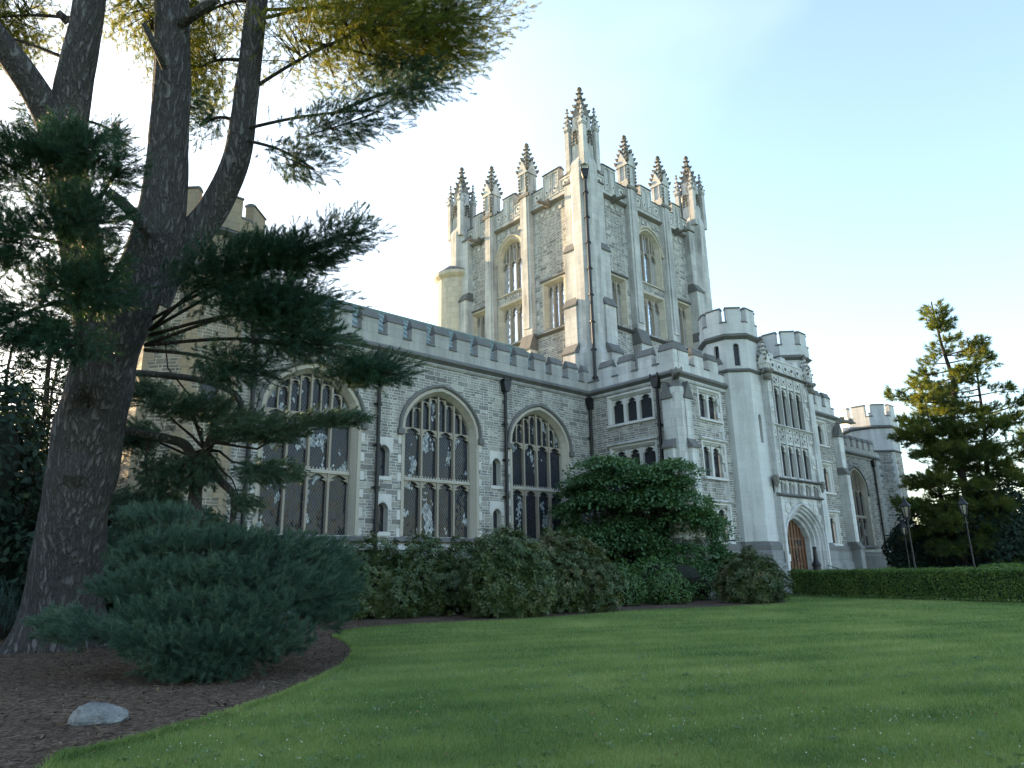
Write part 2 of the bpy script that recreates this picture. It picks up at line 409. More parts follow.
# ------------------------------------------------------------------ architecture helpers
def archz(a, a0, a1, zs, rise):
    t = abs((a-(a0+a1)/2)/((a1-a0)/2)); t = min(t, 1.0)
    return zs+rise*(.17*(1-t)+.83*math.sqrt(max(0, 1-t*t)))
def outline(a0, a1, z0, zs, rise, n=14):
    pts = [(a0, z0), (a0, zs)]
    if rise > 0:
        for i in range(1, n):
            t = -math.cos(math.pi*i/n); a = (a0+a1)/2+t*(a1-a0)/2
            pts.append((a, archz(a, a0, a1, zs, rise)))
    pts += [(a1, zs), (a1, z0)]
    return pts
def wall(mb, fr, a0, a1, z0, z1, ops, mat, depth=.7, d=0.0, rmat=None):
    """A wall face with real openings; ops = (a0, a1, z0, zs, rise)."""
    br = {a0, a1}
    for o in ops:
        for p in outline(*o): br.add(round(p[0], 5))
    br = sorted(b for b in br if a0-1e-6 <= b <= a1+1e-6)
    for x, y in zip(br, br[1:]):
        if y-x < 1e-6: continue
        mid = (x+y)/2; here = sorted([o for o in ops if o[0] < mid < o[1]], key=lambda o: o[2])
        lo = (z0, z0)
        for o in here:
            mb.poly([fr.P(x, d, lo[0]), fr.P(y, d, lo[1]), fr.P(y, d, o[2]), fr.P(x, d, o[2])], mat)
            lo = (archz(x, o[0], o[1], o[3], o[4]) if o[4] else o[3], archz(y, o[0], o[1], o[3], o[4]) if o[4] else o[3])
        mb.poly([fr.P(x, d, lo[0]), fr.P(y, d, lo[1]), fr.P(y, d, z1), fr.P(x, d, z1)], mat)
    for o in ops:
        pl = outline(*o)
        for p, q in zip(pl, pl[1:]+pl[:1]):
            mb.poly([fr.P(p[0], d, p[1]), fr.P(q[0], d, q[1]), fr.P(q[0], d-depth, q[1]), fr.P(p[0], d-depth, p[1])], rmat or mat)
def quoins(mb, fr, a, side, z0, z1, mat='lime_plain', d=.012, w=(.42, .22), h=.36):
    z = z0; i = 0
    while z < z1-.1:
        ww = w[i % 2]*random.uniform(.9, 1.1); hh = min(h*random.uniform(.85, 1.15), z1-z)
        mb.box(fr, *sorted((a, a+side*ww)), -.05, d, z+.01, z+hh-.01, mat); z += hh; i += 1
def light_head(mb, fr, a0, a1, zt, d0, d1, mat, h=None, pad=.02):
    """The pierced stone above one light: two spandrels round a small pointed arch."""
    h = h or (a1-a0)*.7; zb = zt-h; c = (a0+a1)/2
    for s in (0, 1):
        pl = []
        for i in range(6):
            t = i/5; a = a0+(c-a0)*t; pl.append((a, archz(a, a0, a1, zb, h-pad)))
        pl = [(a0, zb)]+pl[1:]+[(c, zt), (a0, zt)]
        if s: pl = [(2*c-a, z) for a, z in pl][::-1]
        mb.prism(fr, pl, d0, d1, mat)
    # cusps
    for s in (-1, 1):
        a = c+s*(a1-a0)*.30; z = zb+h*.42
        mb.prism(fr, [(a+s*.09*(a1-a0)*2, z+.10*h), (a-s*.10*(a1-a0), z+.02*h), (a+s*.09*(a1-a0)*2, z-.2*h)][::s], d0+.01, d1-.01, mat)

def window(parent, fr, a0, a1, z0, zs, rise, lights, tiers=(), surround=.28, hood=True, pane_d=.42, bar=.105, super_z=None, mat='lime_plain', tmat='lime_brown', glass='glass', hoodmat='dark', splay=.22, square_hood=False, sill=True, head_h=None):
    """Stone window: returns the opening its wall needs. a0..a1 is the clear glass."""
    pl = outline(a0, a1, z0, zs, rise)
    mb = MB()
    mb.sweep(fr, pl, [(surround+.002, -.06), (surround, .035), (surround*.55, .035), (surround*.5, -.02), (0.02, -splay), (0, -pane_d-.03)], mat, caps=False)
    if sill:
        mb.profile(fr, [(-pane_d, z0+.02), (-pane_d, z0-.2), (.10, z0-.2), (.10, z0-.11), (-.02, z0-.02)], a0-surround-.05, a1+surround+.05, mat)
    if hood:
        if rise > 0:
            hp = [p for p in pl if p[1] >= zs-1e-6]
            hp = [(hp[0][0], zs-.15)]+hp+[(hp[-1][0], zs-.15)]
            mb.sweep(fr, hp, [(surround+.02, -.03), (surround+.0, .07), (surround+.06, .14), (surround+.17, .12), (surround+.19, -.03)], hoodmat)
            for a in (a0-surround-.1, a1+surround+.1):
                mb.box(fr, a-.16, a+.16, -.02, .17, zs-.42, zs-.15, hoodmat)
        else:
            z = zs+surround
            mb.profile(fr, [(-.03, z), (.10, z), (.16, z+.06), (.14, z+.13), (-.03, z+.2)], a0-surround-.12, a1+surround+.12, hoodmat)
            if square_hood:
                for a in (a0-surround-.12, a1+surround):
                    mb.box(fr, a, a+.12, -.02, .12, z-.5, z, hoodmat)
    win = mb.build('window', parent)
    # tracery
    tb = MB(); dz0, dz1 = -pane_d+.012, -pane_d+.2
    W = (a1-a0)/lights
    def top(a): return archz(a, a0, a1, zs, rise) if rise else zs
    for i in range(1, lights):
        a = a0+i*W; tb.prism(fr, [(a-bar/2, z0), (a+bar/2, z0), (a+bar/2, top(a+bar/2)-.01), (a-bar/2, top(a-bar/2)-.01)], dz0-.01, dz1, tmat)
    for (zt, is_transom) in tiers:
        for i in range(lights):
            l, r = a0+i*W+bar/2*(i > 0), a0+(i+1)*W-bar/2*(i < lights-1)
            zz = min(zt, min(top(l+.02), top(r-.02))-.02)
            if zz-(r-l)*.85 > z0: light_head(tb, fr, l, r, zz, dz0+.02, dz1-.05, tmat, h=head_h)
        if is_transom:
            tb.profile(fr, [(dz0+.005, zt), (dz1+.03, zt), (dz1+.03, zt+.09), (dz1-.02, zt+.16), (dz0+.005, zt+.16)], a0+.01, a1-.01, mat)
            k = int((a1-a0)/.16)
            for j in range(k): tb.box(fr, a0+(j+.3)*(a1-a0)/k, a0+(j+.65)*(a1-a0)/k, dz1-.03, dz1, zt+.16, zt+.24, mat)
    if super_z:
        for i in range(lights):
            a = a0+(i+.5)*W
            if top(a)-super_z > .15: tb.box(fr, a-bar*.32, a+bar*.32, dz0+.03, dz1-.06, super_z, top(a)-.01, tmat)
            for l, r in ((a0+i*W, a), (a, a0+(i+1)*W)):
                zt = min(top(l+.03), top(r-.03))-.03
                if zt-super_z > .35: light_head(tb, fr, l+bar*.4, r-bar*.4, zt, dz0+.04, dz1-.08, tmat, h=.28)
    if tb.f: tb.build('tracery', win)
    pb = MB(); pb.poly([fr.P(a, -pane_d, z) for a, z in pl], glass); pb.build('pane', win)
    so = surround-.02
    return (a0-so, a1+so, z0-.02, zs if rise else zs+so, rise+so*1.02 if rise else 0)

def coping(mb, fr, a0, a1, d0, d1, z, h=.44, ov=.045, mat='dark'):
    """Stepped, sloped weathering stone over a merlon or a crenel."""
    m = (d0+d1)/2
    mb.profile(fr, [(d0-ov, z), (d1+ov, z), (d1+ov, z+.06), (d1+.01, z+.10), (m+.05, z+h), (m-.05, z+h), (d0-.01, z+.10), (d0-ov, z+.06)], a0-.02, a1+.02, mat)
def parapet(parent, fr, a0, a1, zb, zc, zm, mw=.88, gap=.505, start=None, thick=.42, d=.02, mat='lime', ends=(0, 0)):
    mb = MB()
    mb.box(fr, a0, a1, d-thick, d, zb, zc, mat)
    a = a0+.1 if start is None else start
    segs = []; prev = a0
    while a < a1-.25:
        b = min(a+mw, a1)
        segs.append((a, b))
        mb.box(fr, a, b, d-thick+.002, d-.002, zc, zm, mat)
        coping(mb, fr, a, b, d-thick, d, zm)
        if a-prev > .05:
            coping(mb, fr, prev+.03, a-.03, d-thick, d, zc+.002, .15, .05)
        prev = b; a = b+gap
    if a1-prev > .05: coping(mb, fr, prev+.03, a1-.01, d-thick, d, zc+.002, .15, .05)
    # cornice
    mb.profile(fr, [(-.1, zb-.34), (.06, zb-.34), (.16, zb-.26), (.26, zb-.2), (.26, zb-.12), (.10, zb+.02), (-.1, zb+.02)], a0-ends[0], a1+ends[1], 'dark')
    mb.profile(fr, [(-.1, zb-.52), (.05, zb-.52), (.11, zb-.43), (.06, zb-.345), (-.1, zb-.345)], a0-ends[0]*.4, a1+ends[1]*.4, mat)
    return mb.build('parapet', parent)
def string(mb, fr, a0, a1, z, h=.22, out=.16, mat='dark'):
    mb.profile(fr, [(-.05, z), (.04, z), (out, z+h*.4), (out, z+h*.55), (.03, z+h), (-.05, z+h)], a0, a1, mat)
def buttress(mb, fr, a0, a1, stages, mat='lime', cap='dark', ch=.55, d0=-.05, base=None):
    """stages: (z0, z1, out) from the ground up; each ends in a sloped dark weathering."""
    for i, (z0, z1, out) in enumerate(stages):
        nxt = stages[i+1][2] if i+1 < len(stages) else 0.0
        mb.box(fr, a0, a1, d0, out, z0, z1, base if base and i == 0 else mat)
        mb.profile(fr, [(d0, z1), (out+.09, z1), (out+.09, z1+.1), (nxt+.0, z1+ch), (d0, z1+ch)], a0-.07, a1+.07, cap)
def pinnacle(mb, x, y, z0, z1, w, tiers=6, shaft=.36, mat='lime_tower', cmat='crocket'):
    h = z1-z0; zs = z0+h*shaft
    mb.lathe((x, y, 0), [(w*.707, z0), (w*.707, zs)], 4, mat, math.pi/4)
    for k in range(4):
        ang = k*math.pi/2; ca, sa = math.cos(ang), math.sin(ang)
        f = Fr((x+ca*w*.5, y+sa*w*.5, 0), (-sa, ca, 0), (ca, sa, 0))
        mb.prism(f, [(-w*.56, zs-.18*w), (w*.56, zs-.18*w), (0, zs+w*1.05)], -.2*w, .09*w, mat)
        mb.box(f, -w*.3, -w*.22, 0, .06, z0+.1*h*shaft, zs-.2*w, mat); mb.box(f, w*.22, w*.3, 0, .06, z0+.1*h*shaft, zs-.2*w, mat)
        mb.blob(f.P(0, .06*w, zs+w*1.1), (w*.14,)*3, cmat, 0, 4)
    zt = z1-h*.10
    mb.lathe((x, y, 0), [(w*.62, zs), (w*.09, zt)], 4, mat, math.pi/4)
    for i in range(tiers):
        t = (i+.55)/tiers; r = w*.5*(1-t)+.05*w; z = zs+(zt-zs)*t; s = w*(.25-.10*t)
        for k in range(4):
            ang = math.pi/4+k*math.pi/2; q = r*1.28+s*.45
            mb.blob((x+math.cos(ang)*q, y+math.sin(ang)*q, z), (s*.78, s*.78, s*.55), cmat, k, 4)
            mb.blob((x+math.cos(ang)*(q+s*.5), y+math.sin(ang)*(q+s*.5), z+s*.4), (s*.4, s*.4, s*.35), cmat, k, 4)
            ang += math.pi/4
            if i > 0: mb.blob((x+math.cos(ang)*r, y+math.sin(ang)*r, z+.3*s), (s*.5, s*.5, s*.4), cmat, k, 4)
    mb.lathe((x, y, 0), [(w*.09, zt-.05), (w*.24, zt+h*.02), (w*.10, zt+h*.04), (w*.20, zt+h*.062), (w*.05, z1), (0, z1+.02)], 6, cmat)
M['crocket'] = mat_lime('sooty_carved_stone', (.20, .187, .17), .5, joints=False, dark=(.05, .045, .04))
def drainpipe(parent, x, y, z0, z1, nx, ny, r=.085):
    mb = MB()
    mb.tube([(x, y, z0), (x, y, z1)], r, 10, 'iron')
    fr = Fr((x, y, 0), (-ny, nx, 0), (nx, ny, 0))
    z = z0+1.2
    while z < z1-.6:
        mb.lathe((x, y, z), [(r*1.5, 0), (r*1.5, .09)], 10, 'iron'); mb.box(fr, -.2, .2, -.14, -.05, z-.02, z+.07, 'iron'); z += 1.9
    mb.prism(fr, [(-.14, z1-.1), (.14, z1-.1), (.24, z1+.28), (.24, z1+.5), (-.24, z1+.5), (-.24, z1+.28)], -.16, .2, 'iron')
    mb.box(fr, -.28, .28, -.16, .24, z1+.5, z1+.56, 'iron')
    for s in (-.24, .24): mb.blob(fr.P(s, .2, z1+.63), (.06, .06, .1), 'iron', 0, 4)
    return mb.build('drainpipe', parent)
def gargoyle(parent, fr, a, z, s=1.0):
    mb = MB()
    mb.box(fr, a-.16*s, a+.16*s, -.1, .25*s, z-.12*s, z+.18*s, 'crocket')
    mb.tube([fr.P(a, .1, z), fr.P(a, .45*s, z+.05*s), fr.P(a, .85*s, z+.0), fr.P(a, 1.1*s, z-.06*s)], [.2*s, .19*s, .14*s, .16*s], 7, 'crocket')
    mb.blob(fr.P(a, 1.15*s, z-.02*s), (.2*s, .2*s, .18*s), 'crocket', 0, 5)
    mb.blob(fr.P(a, 1.36*s, z-.10*s), (.11*s, .11*s, .08*s), 'crocket', 0, 4)
    for k in (-1, 1):
        mb.prism(fr, [(a+k*.1*s, z+.08*s), (a+k*.3*s, z+.32*s), (a+k*.18*s, z-.05*s)][::k], .25*s, .6*s, 'crocket')
        mb.blob(fr.P(a+k*.14*s, 1.12*s, z+.16*s), (.06*s, .06*s, .1*s), 'crocket', 0, 4)
    return mb.build('gargoyle', parent)
def octagon(c, ap, z):
    R = ap/math.cos(math.pi/8)
    return [(c[0]+R*math.cos(math.pi/8+k*math.pi/4), c[1]+R*math.sin(math.pi/8+k*math.pi/4), z) for k in range(8)]
def oct_frames(c, ap):
    s2 = math.sqrt(.5)
    return [Fr((c[0]+ap*n[0], c[1]+ap*n[1], 0), (-n[1], n[0], 0), n+(0,)) for n in [(-1., 0.), (-s2, -s2), (0., -1.), (s2, -s2), (1., 0.), (s2, s2), (0., 1.), (-s2, s2)]]
def turret(parent, c, ap, z_str, z_cap, z_par, z_top, mat='lime_turret', low=None, slits=(), pmat=None, plinth=True, label=None):
    """Octagonal stair turret: plinth, string course, corbelled crenellated head."""
    mb = MB(); side = ap*math.tan(math.pi/8)
    pmat = pmat or mat
    for i, fr in enumerate(oct_frames(c, ap)):
        ops = [(-sw/2, sw/2, z0, z1-sw*.5, sw*.5) for (k, z0, z1, sw) in slits if k == i]
        wall(mb, fr, -side, side, 2.85 if plinth else 0, z_cap, ops, low or mat, depth=.3)
        for o in ops: mb.poly([fr.P(a, -.2, z) for a, z in outline(*o)], 'glass_small')
        if low:
            quoins(mb, fr, side, -1, 3, z_str, mat); quoins(mb, fr, -side, 1, 3, z_str, mat)
            mb.box(fr, -side, side, -.05, .012, z_str, z_cap, mat)
        for z, h, out in ((z_str, .24, .13), (z_cap-.16, .34, .24)):
            pr = [(-.05, z), (.03, z), (out, z+h*.45), (out, z+h*.6), (.03, z+h), (-.05, z+h)]
            t = math.tan(math.pi/8)
            for p, q in zip(pr, pr[1:]+pr[:1]):
                mb.poly([fr.P(-side-p[0]*t, p[0], p[1]), fr.P(side+p[0]*t, p[0], p[1]), fr.P(side+q[0]*t, q[0], q[1]), fr.P(-side-q[0]*t, q[0], q[1])], 'dark')
        if plinth:
            t = math.tan(math.pi/8)
            pr = [(.0, 2.85), (.16, 2.62), (.16, 2.35), (.20, 2.30), (.20, 1.7), (.32, 1.6), (.32, 0)]
            for j, (p, q) in enumerate(zip(pr, pr[1:])):
                mb.poly([fr.P(-side-p[0]*t, p[0], p[1]), fr.P(side+p[0]*t, p[0], p[1]), fr.P(side+q[0]*t, q[0], q[1]), fr.P(-side-q[0]*t, q[0], q[1])], 'dark' if j < 2 else 'plinth')
    mb.build('turret_shaft', parent)
    hb = MB(); ap2 = ap+.1; s2 = ap2*math.tan(math.pi/8)
    for fr in oct_frames(c, ap2):
        hb.box(fr, -s2, s2, -.4, 0, z_cap+.18, z_par, pmat)
        k = s2*.64
        hb.box(fr, -k, k, -.38, -.003, z_par, z_top-.1, pmat)
        coping(hb, fr, -k, k, -.38, 0, z_top-.1, .16, .05)
        coping(hb, fr, -s2, -k-.02, -.36, -.01, z_par+.002, .10, .04); coping(hb, fr, k+.02, s2, -.36, -.01, z_par+.002, .10, .04)
    hb.poly([tuple(p) for p in octagon(c, ap2-.1, z_cap+.5)], 'dark')
    o = hb.build('turret_battlement', parent)
    return o

# ==================================================================== THE LIBRARY
lib = empty('library_building', (41, 30, 0), 'grey stone gothic library with square pinnacled tower and battlemented wings behind the lawn', 'building')
YW, YF, XB, XE = 27.0, 20.8, 31.1, 50.9
F_wing, F_front, F_left, F_right = face_y(YW), face_y(YF), face_x(XB), face_xr(XE)
BAYS_L = [13.35, 20.1, 26.85]
BAYS_R = [55.4, 62.15, 68.9]
def wing(a0, a1, bays, niches, shift, qmid):
    mb = MB(); ops = []
    for c in bays:
        ops.append(window(lib, F_wing, c-1.95, c+1.95, 3.15, 8.2, 1.8, 4, [(5.72, True), (8.25, False)], surround=.36, super_z=8.25, splay=.30, pane_d=.48, bar=.095, head_h=.42, mat='lime_frame'))
    for a in niches:
        for z0, z1 in ((3.35, 4.62), (5.8, 7.2)):
            ops.append(window(lib, F_wing, a-.26, a+.26, z0, z1-.3, .26, 1, surround=.05, hood=False, glass='glass_small', pane_d=.3, sill=False))
            f = F_wing
            mb.prism(f, [(a-.46, z1-.32), (a-.31, z1-.32), (a-.31, z1-.28), (a-.16, z1-.02), (a, z1+.05), (a+.16, z1-.02), (a+.31, z1-.28), (a+.31, z1-.32), (a+.46, z1-.32), (a+.46, z1+.36), (a-.46, z1+.36)], -.04, .014, 'lime_plain')
            mb.box(f, a-.42, a+.42, -.04, .05, z0-.2, z0-.03, 'lime_plain')
    wall(mb, F_wing, a0, a1, 2.3, 11.9, ops, 'rubble', depth=.3)
    for c in bays:
        for s in (-1, 1): quoins(mb, F_wing, c+s*2.30, s, 3.1, 8.0, w=(.2, .0001), h=.42)
        mb.profile(F_wing, [(-.05, 2.9), (.26, 2.9), (.26, 2.98), (.0, 3.12), (-.05, 3.12)], c-2.6, c+2.6, 'dark')
    mb.profile(F_wing, [(-.05, 2.86), (.12, 2.78), (.14, 2.55), (.03, 2.45), (-.05, 2.45)], a0, a1, 'lime')
    mb.profile(F_wing, [(-.05, 2.44), (.10, 2.44), (.22, 2.2), (.25, 0), (-.05, 0)], a0, a1, 'plinth')
    mb.box(face_y(39), a0, a1, 0, .02, 0, 12, 'rubble')
    mb.build('wing_wall', lib)
    parapet(lib, F_wing, a0, a1, 11.9, 12.42, 13.12, start=shift, mat='lime_dirty')
    rb = MB()
    for s, (ya, yb) in enumerate(((YW+.45, 32.5), (38.6, 32.5))):
        rb.poly([(a0, ya, 12.5), (a1, ya, 12.5), (a1, yb, 15.88), (a0, yb, 15.88)], 'copper')
        x = a0+.3
        while x < a1:
            rb.tube([(x, ya, 12.53), (x, yb, 15.91)], .035, 5, 'copper'); x += .62
    rb.tube([(a0, 32.5, 15.91), (a1, 32.5, 15.91)], .11, 6, 'copper')
    for a in (a0, a1): rb.poly([(a, YW+.45, 12.5), (a, 38.6, 12.5), (a, 32.5, 15.88)], 'rubble')
    rb.build('roof', lib)
wing(9.6, XB, BAYS_L, [16.85, 23.6], 9.93, 0)
wing(XE, 75.5, BAYS_R, [58.6, 65.4], 51.3, 0)
for x in (10.62, 16.45, 24.2, 30.98): drainpipe(lib, x, YW-.14, .2, 10.9, 0, -1)
for x in (58.0, 65.8, 73.4): drainpipe(lib, x, YW-.14, .2, 10.9, 0, -1)

# --- centre block beside and behind the entrance
def centre_block():
    mb = MB(); ops_l, ops_f, ops_r = [], [], []
    rows = ((2.9, 4.35), (6.35, 7.75), (9.62, 10.75))
    for z0, zs in rows:
        ops_l.append(window(lib, F_left, -25.35, -22.55, z0, zs+.3, 0, 3, [(zs+.3, False)], surround=.26, hood=zs < 9, hoodmat='lime', pane_d=.3, bar=.2, tmat='lime_plain', glass='glass_small', splay=.12, head_h=.42))
        for c in (34.25, 48.0):
            ops_f.append(window(lib, F_front, c-.92, c+.92, z0, zs+.3, 0, 2, [(zs+.3, False)], surround=.26, hood=zs < 9, hoodmat='lime', pane_d=.3, bar=.2, tmat='lime_plain', glass='glass_small', splay=.12, head_h=.42))
    wall(mb, F_left, -YW, -YF, 2.85, 11.9, ops_l, 'rubble', depth=.3)
    wall(mb, F_front, XB, XE, 2.85, 11.9, ops_f, 'rubble', depth=.3)
    wall(mb, F_right, YF, YW, 2.85, 11.9, [], 'rubble')
    for fr, a0, a1 in ((F_left, -YW, -YF), (F_front, XB, XE), (F_right, YF, YW)):
        mb.profile(fr, [(-.05, 2.85), (.0, 2.85), (.2, 2.6), (.2, 2.36), (-.05, 2.36)], a0, a1, 'dark')
        mb.profile(fr, [(-.05, 2.355), (.2, 2.355), (.2, 1.7), (.3, 1.6), (.3, 0), (-.05, 0)], a0, a1, 'plinth')
    for z, h in ((5.6, .25),): pass
    for a in (35.55, 46.45):
        quoins(mb, F_front, a, -1 if a < 40 else 1, 2.9, 11.3, 'lime', w=(.5, .26), h=.42)
    mb.poly([(XB, YF, 12.1), (XE, YF, 12.1), (XE, 29.5, 12.1), (XB, 29.5, 12.1)], 'copper')
    mb.build('block_wall', lib)
    parapet(lib, F_left, -YW-.3, -YF, 11.9, 12.42, 13.12, start=-26.1, ends=(0, .3), mw=.95, gap=.5)
    parapet(lib, F_front, XB+.42, XE, 11.9, 12.42, 13.12, start=XB+.45, ends=(.42, .3), mw=.95, gap=.55)
    parapet(lib, F_right, YF+.42, YW, 11.9, 12.42, 13.12, ends=(.42, 0))
    # corner buttresses
    for x, fr_side, sa in ((XB, F_left, -1), (XE, F_right, 1)):
        b = MB()
        a_side = (-21.5, -20.9) if sa < 0 else (20.9, 21.5)
        a_front = (x+.15, x+.75) if sa < 0 else (x-.75, x-.15)
        for fr, (p, q) in ((fr_side, a_side), (F_front, a_front)):
            buttress(b, fr, p, q, [(0, 2.5, .8), (2.5, 7.6, .58), (7.6, 10.3, .40)], ch=.5, base='plinth')
            b.prism(fr, [(p-.08, 10.3), (q+.08, 10.3), ((p+q)/2, 11.25)], .1, .48, 'dark')
        b.lathe((x-sa*.02 if sa < 0 else x-.02, YF+.02, 0), [(.55, 0), (.55, 2.6), (.4, 2.9), (.4, 10.9), (.22, 11.3)], 8, 'lime', math.pi/8, mats=['plinth', 'dark', 'lime', 'dark'])
        b.build('corner_buttress', lib)
        gargoyle(lib, Fr((x, YF, 0), (math.sqrt(.5), -sa*math.sqrt(.5)*-1 if False else sa*math.sqrt(.5), 0), (sa*math.sqrt(.5), -math.sqrt(.5), 0)), 0, 11.5, 1.0)
centre_block()
drainpipe(lib, XB-.14, 21.95, .2, 11.2, -1, 0)

# --- entrance between its two turrets
T1, T2, AP = (37.58, 21.1), (44.42, 21.1), 1.5
for c in (T1, T2):
    turret(lib, c, AP, 12.55, 14.75, 15.6, 16.6, slits=[(2, 8.4, 10.1, .34), (1, 12.95, 14.35, .34), (0, 12.95, 14.35, .34)])
def entrance():
    PY = 19.4; fr = face_y(PY); mb = MB(); a0, a1 = 38.2, 43.8; c = 41.0
    arch = (38.62, 43.38, .55, 2.95, 2.05)
    wall(mb, fr, a0, a1, 0, 5.4, [arch], 'lime', depth=.06)
    prof = [(0.14, -.02), (.12, .10), (.0, .10), (-.06, -.03), (-.16, -.03), (-.20, -.16), (-.26, -.11), (-.34, -.16), (-.38, -.33), (-.46, -.29), (-.54, -.33), (-.58, -.52), (-.66, -.49), (-.74, -.54), (-.78, -.95)]
    mb.sweep(fr, outline(*arch, n=18), prof, 'lime', caps=False)
    # spandrel carving
    for s in (-1, 1):
        for (da, z, r) in ((1.75, 4.75, .3), (2.2, 4.3, .2), (1.2, 5.05, .16), (2.35, 5.05, .2), (2.4, 3.8, .12)):
            f = fr
            mb.prism(f, [(c+s*da+r*math.cos(k*math.pi/4), z+r*math.sin(k*math.pi/4)) for k in range(8)], -.02, .05, 'lime_plain')
            mb.blob(f.P(c+s*da, .06, z), (r*.5, .05, r*.5), 'lime_plain', 0, 4)
        mb.box(fr, c+s*2.62-.09, c+s*2.62+.09, 0, .14, 0, 5.35, 'lime'); mb.box(fr, c+s*2.4-.04, c+s*2.4+.04, 0, .09, 0, 5.35, 'lime')
    string(mb, fr, a0, a1, 5.38, .2, .22)
    # pierced balustrade below the windows
    mb.box(fr, a0, a1, -.4, -.12, 5.58, 6.35, 'dark')
    for i in range(6):
        a = a0+.2+i*(a1-a0-.4)/5; mb.box(fr, a-.13, a+.13, -.3, .06, 5.58, 6.35, 'lime')
        mb.blob(fr.P(a, .08, 6.0), (.1, .07, .2), 'lime_plain', 0, 4)
        if i < 5:
            w = (a1-a0-.4)/5; 
            for k in (-.18, .18): mb.box(fr, a+w/2+k-.03, a+w/2+k+.03, -.2, -.02, 5.58, 6.35, 'lime')
            mb.prism(fr, [(a+.13, 6.1), (a+w/2, 6.25), (a+w-.13, 6.1), (a+w-.13, 6.35), (a+.13, 6.35)], -.25, -.0, 'lime')
    string(mb, fr, a0-.3, a1+.3, 6.32, .18, .26)
    for a in (a0-.12, a1+.12):
        mb.lathe((a, PY-.10, 0), [(.03, 5.85), (.10, 6.0), (.16, 6.15), (.2, 6.32), (.2, 6.5), (.15, 6.56)], 8, 'crocket')
        for k in range(6): mb.blob((a+.14*math.cos(k), PY-.12+.12*math.sin(k)*-1, 6.05+.08*(k % 3)), (.06,)*3, 'crocket', k, 4)
    # two rows of windows
    ops = []
    for z0, zt in ((6.62, 8.5), (9.72, 12.05)):
        ops.append(window(lib, fr, c-1.85, c+1.85, z0, zt, 0, 4, [(zt, False)], surround=.06, hood=False, pane_d=.2, bar=.15, tmat='lime_plain', glass='glass_small', splay=.1, head_h=.6, sill=False))
    wall(mb, fr, a0, a1, 6.5, 13.0, ops, 'lime', depth=.3)
    for i in range(5):
        a = c-1.85+i*3.7/4; mb.box(fr, a-.055, a+.055, -.05, .06, 6.5, 12.75, 'lime')
    for i in range(4):
        for h, n in ((8.62, 2), (12.15, 1)):
            a = c-1.85+(i+.5)*3.7/4
            for q in range(n):
                z = h+.1+q*.46
                mb.prism(fr, [(a+.30*math.cos(k*math.pi/4), z+.22+.22*math.sin(k*math.pi/4)) for k in range(8)], 0, .04, 'lime_plain')
                for k in range(4): mb.blob(fr.P(a+.2*math.cos(k*1.57+.78), .05, z+.22+.15*math.sin(k*1.57+.78)), (.1, .05, .08), 'lime', 0, 4)
                mb.blob(fr.P(a, .06, z+.22), (.07, .06, .07), 'dark', 0, 4)
    string(mb, fr, a0, a1, 9.5, .2, .2, 'lime_plain')
    for s in (-1, 1):
        for z in (7.3, 8.9, 10.4, 11.6):
            mb.box(fr, c+s*2.3-.22, c+s*2.3+.22, 0, .06, z, z+.8, 'lime_plain'); mb.blob(fr.P(c+s*2.3, .08, z+.4), (.15, .07, .25), 'lime', 0, 4)
        mb.box(fr, c+s*2.62-.1, c+s*2.62+.1, 0, .16, 6.5, 13, 'lime')
    string(mb, fr, a0-.1, a1+.1, 12.85, .2, .2)
    # carved parapet
    mb.box(fr, a0, a1, -.35, .0, 13.04, 13.75, 'lime')
    for i in range(7):
        a = a0+.4+i*(a1-a0-.8)/6
        mb.prism(fr, [(a+.26*math.cos(k*math.pi/3), 13.38+.26*math.sin(k*math.pi/3)) for k in range(6)], -.01, .05, 'lime_plain'); mb.blob(fr.P(a, .06, 13.38), (.12, .06, .12), 'dark', 0, 4)
        if i % 2: mb.prism(fr, [(a-.36, 13.75), (a+.36, 13.75), (a+.3, 14.15), (a-.3, 14.15)], -.33, -.02, 'lime')
    coping(mb, fr, a0, a1, -.35, 0, 13.752, .12, .04, 'lime_plain')
    mb.box(face_y(PY+1.2), a0, a1, -.3, 0, 12.9, 14.1, 'lime')
    mb.box(fr, a0, a1, -1.5, -.36, 13.0, 13.1, 'dark')
    mb.box(fr, a0, a1, -1.95, -1.0, 0, 5.4, 'lime')
    for q in (a0, a1-.3): mb.box(fr, q, q+.3, -1.9, -.012, 0, 13.0, 'lime')
    mb.build('entrance_wall', lib)
    for a in (a0+.05, a1-.05):
        p = MB()
        p.blob(fr.P(a, .22, 12.45), (.27, .27, .24), 'crocket', 0, 5); p.blob(fr.P(a, .32, 12.3), (.16, .16, .16), 'crocket', 0, 5)
        p.blob(fr.P(a, .4, 12.68), (.16, .14, .14), 'crocket', 0, 5)
        for k in range(5): p.blob(fr.P(a+.3*math.cos(k*1.3), .3+.2*math.sin(k*1.3), 12.75), (.14,)*3, 'crocket', k, 4)
        pinnacle(p, a, PY-.1, 12.9, 14.9, .5, 5, .2, 'lime_plain', 'crocket')
        p.build('bracket_pinnacle', lib)
    # door
    d = MB(); fd = face_y(PY+.86); zt = 4.2
    da0, da1 = c-1.6, c+1.6
    d.prism(fd, outline(da0, da1, .6, 2.95, 1.35), -.1, 0, 'wood')
    for i in range(9):
        a = da0+.05+i*(da1-da0-.1)/8; top = archz(a, da0, da1, 2.95, 1.35)-.05
        d.box(fd, a-.045, a+.045, 0, .05, .62, top, 'wood')
    for z in (.65, 1.55, 2.5, 3.0): d.box(fd, da0+.05, da1-.05, 0, .035, z, z+.13, 'wood')
    door = d.build('door', lib)
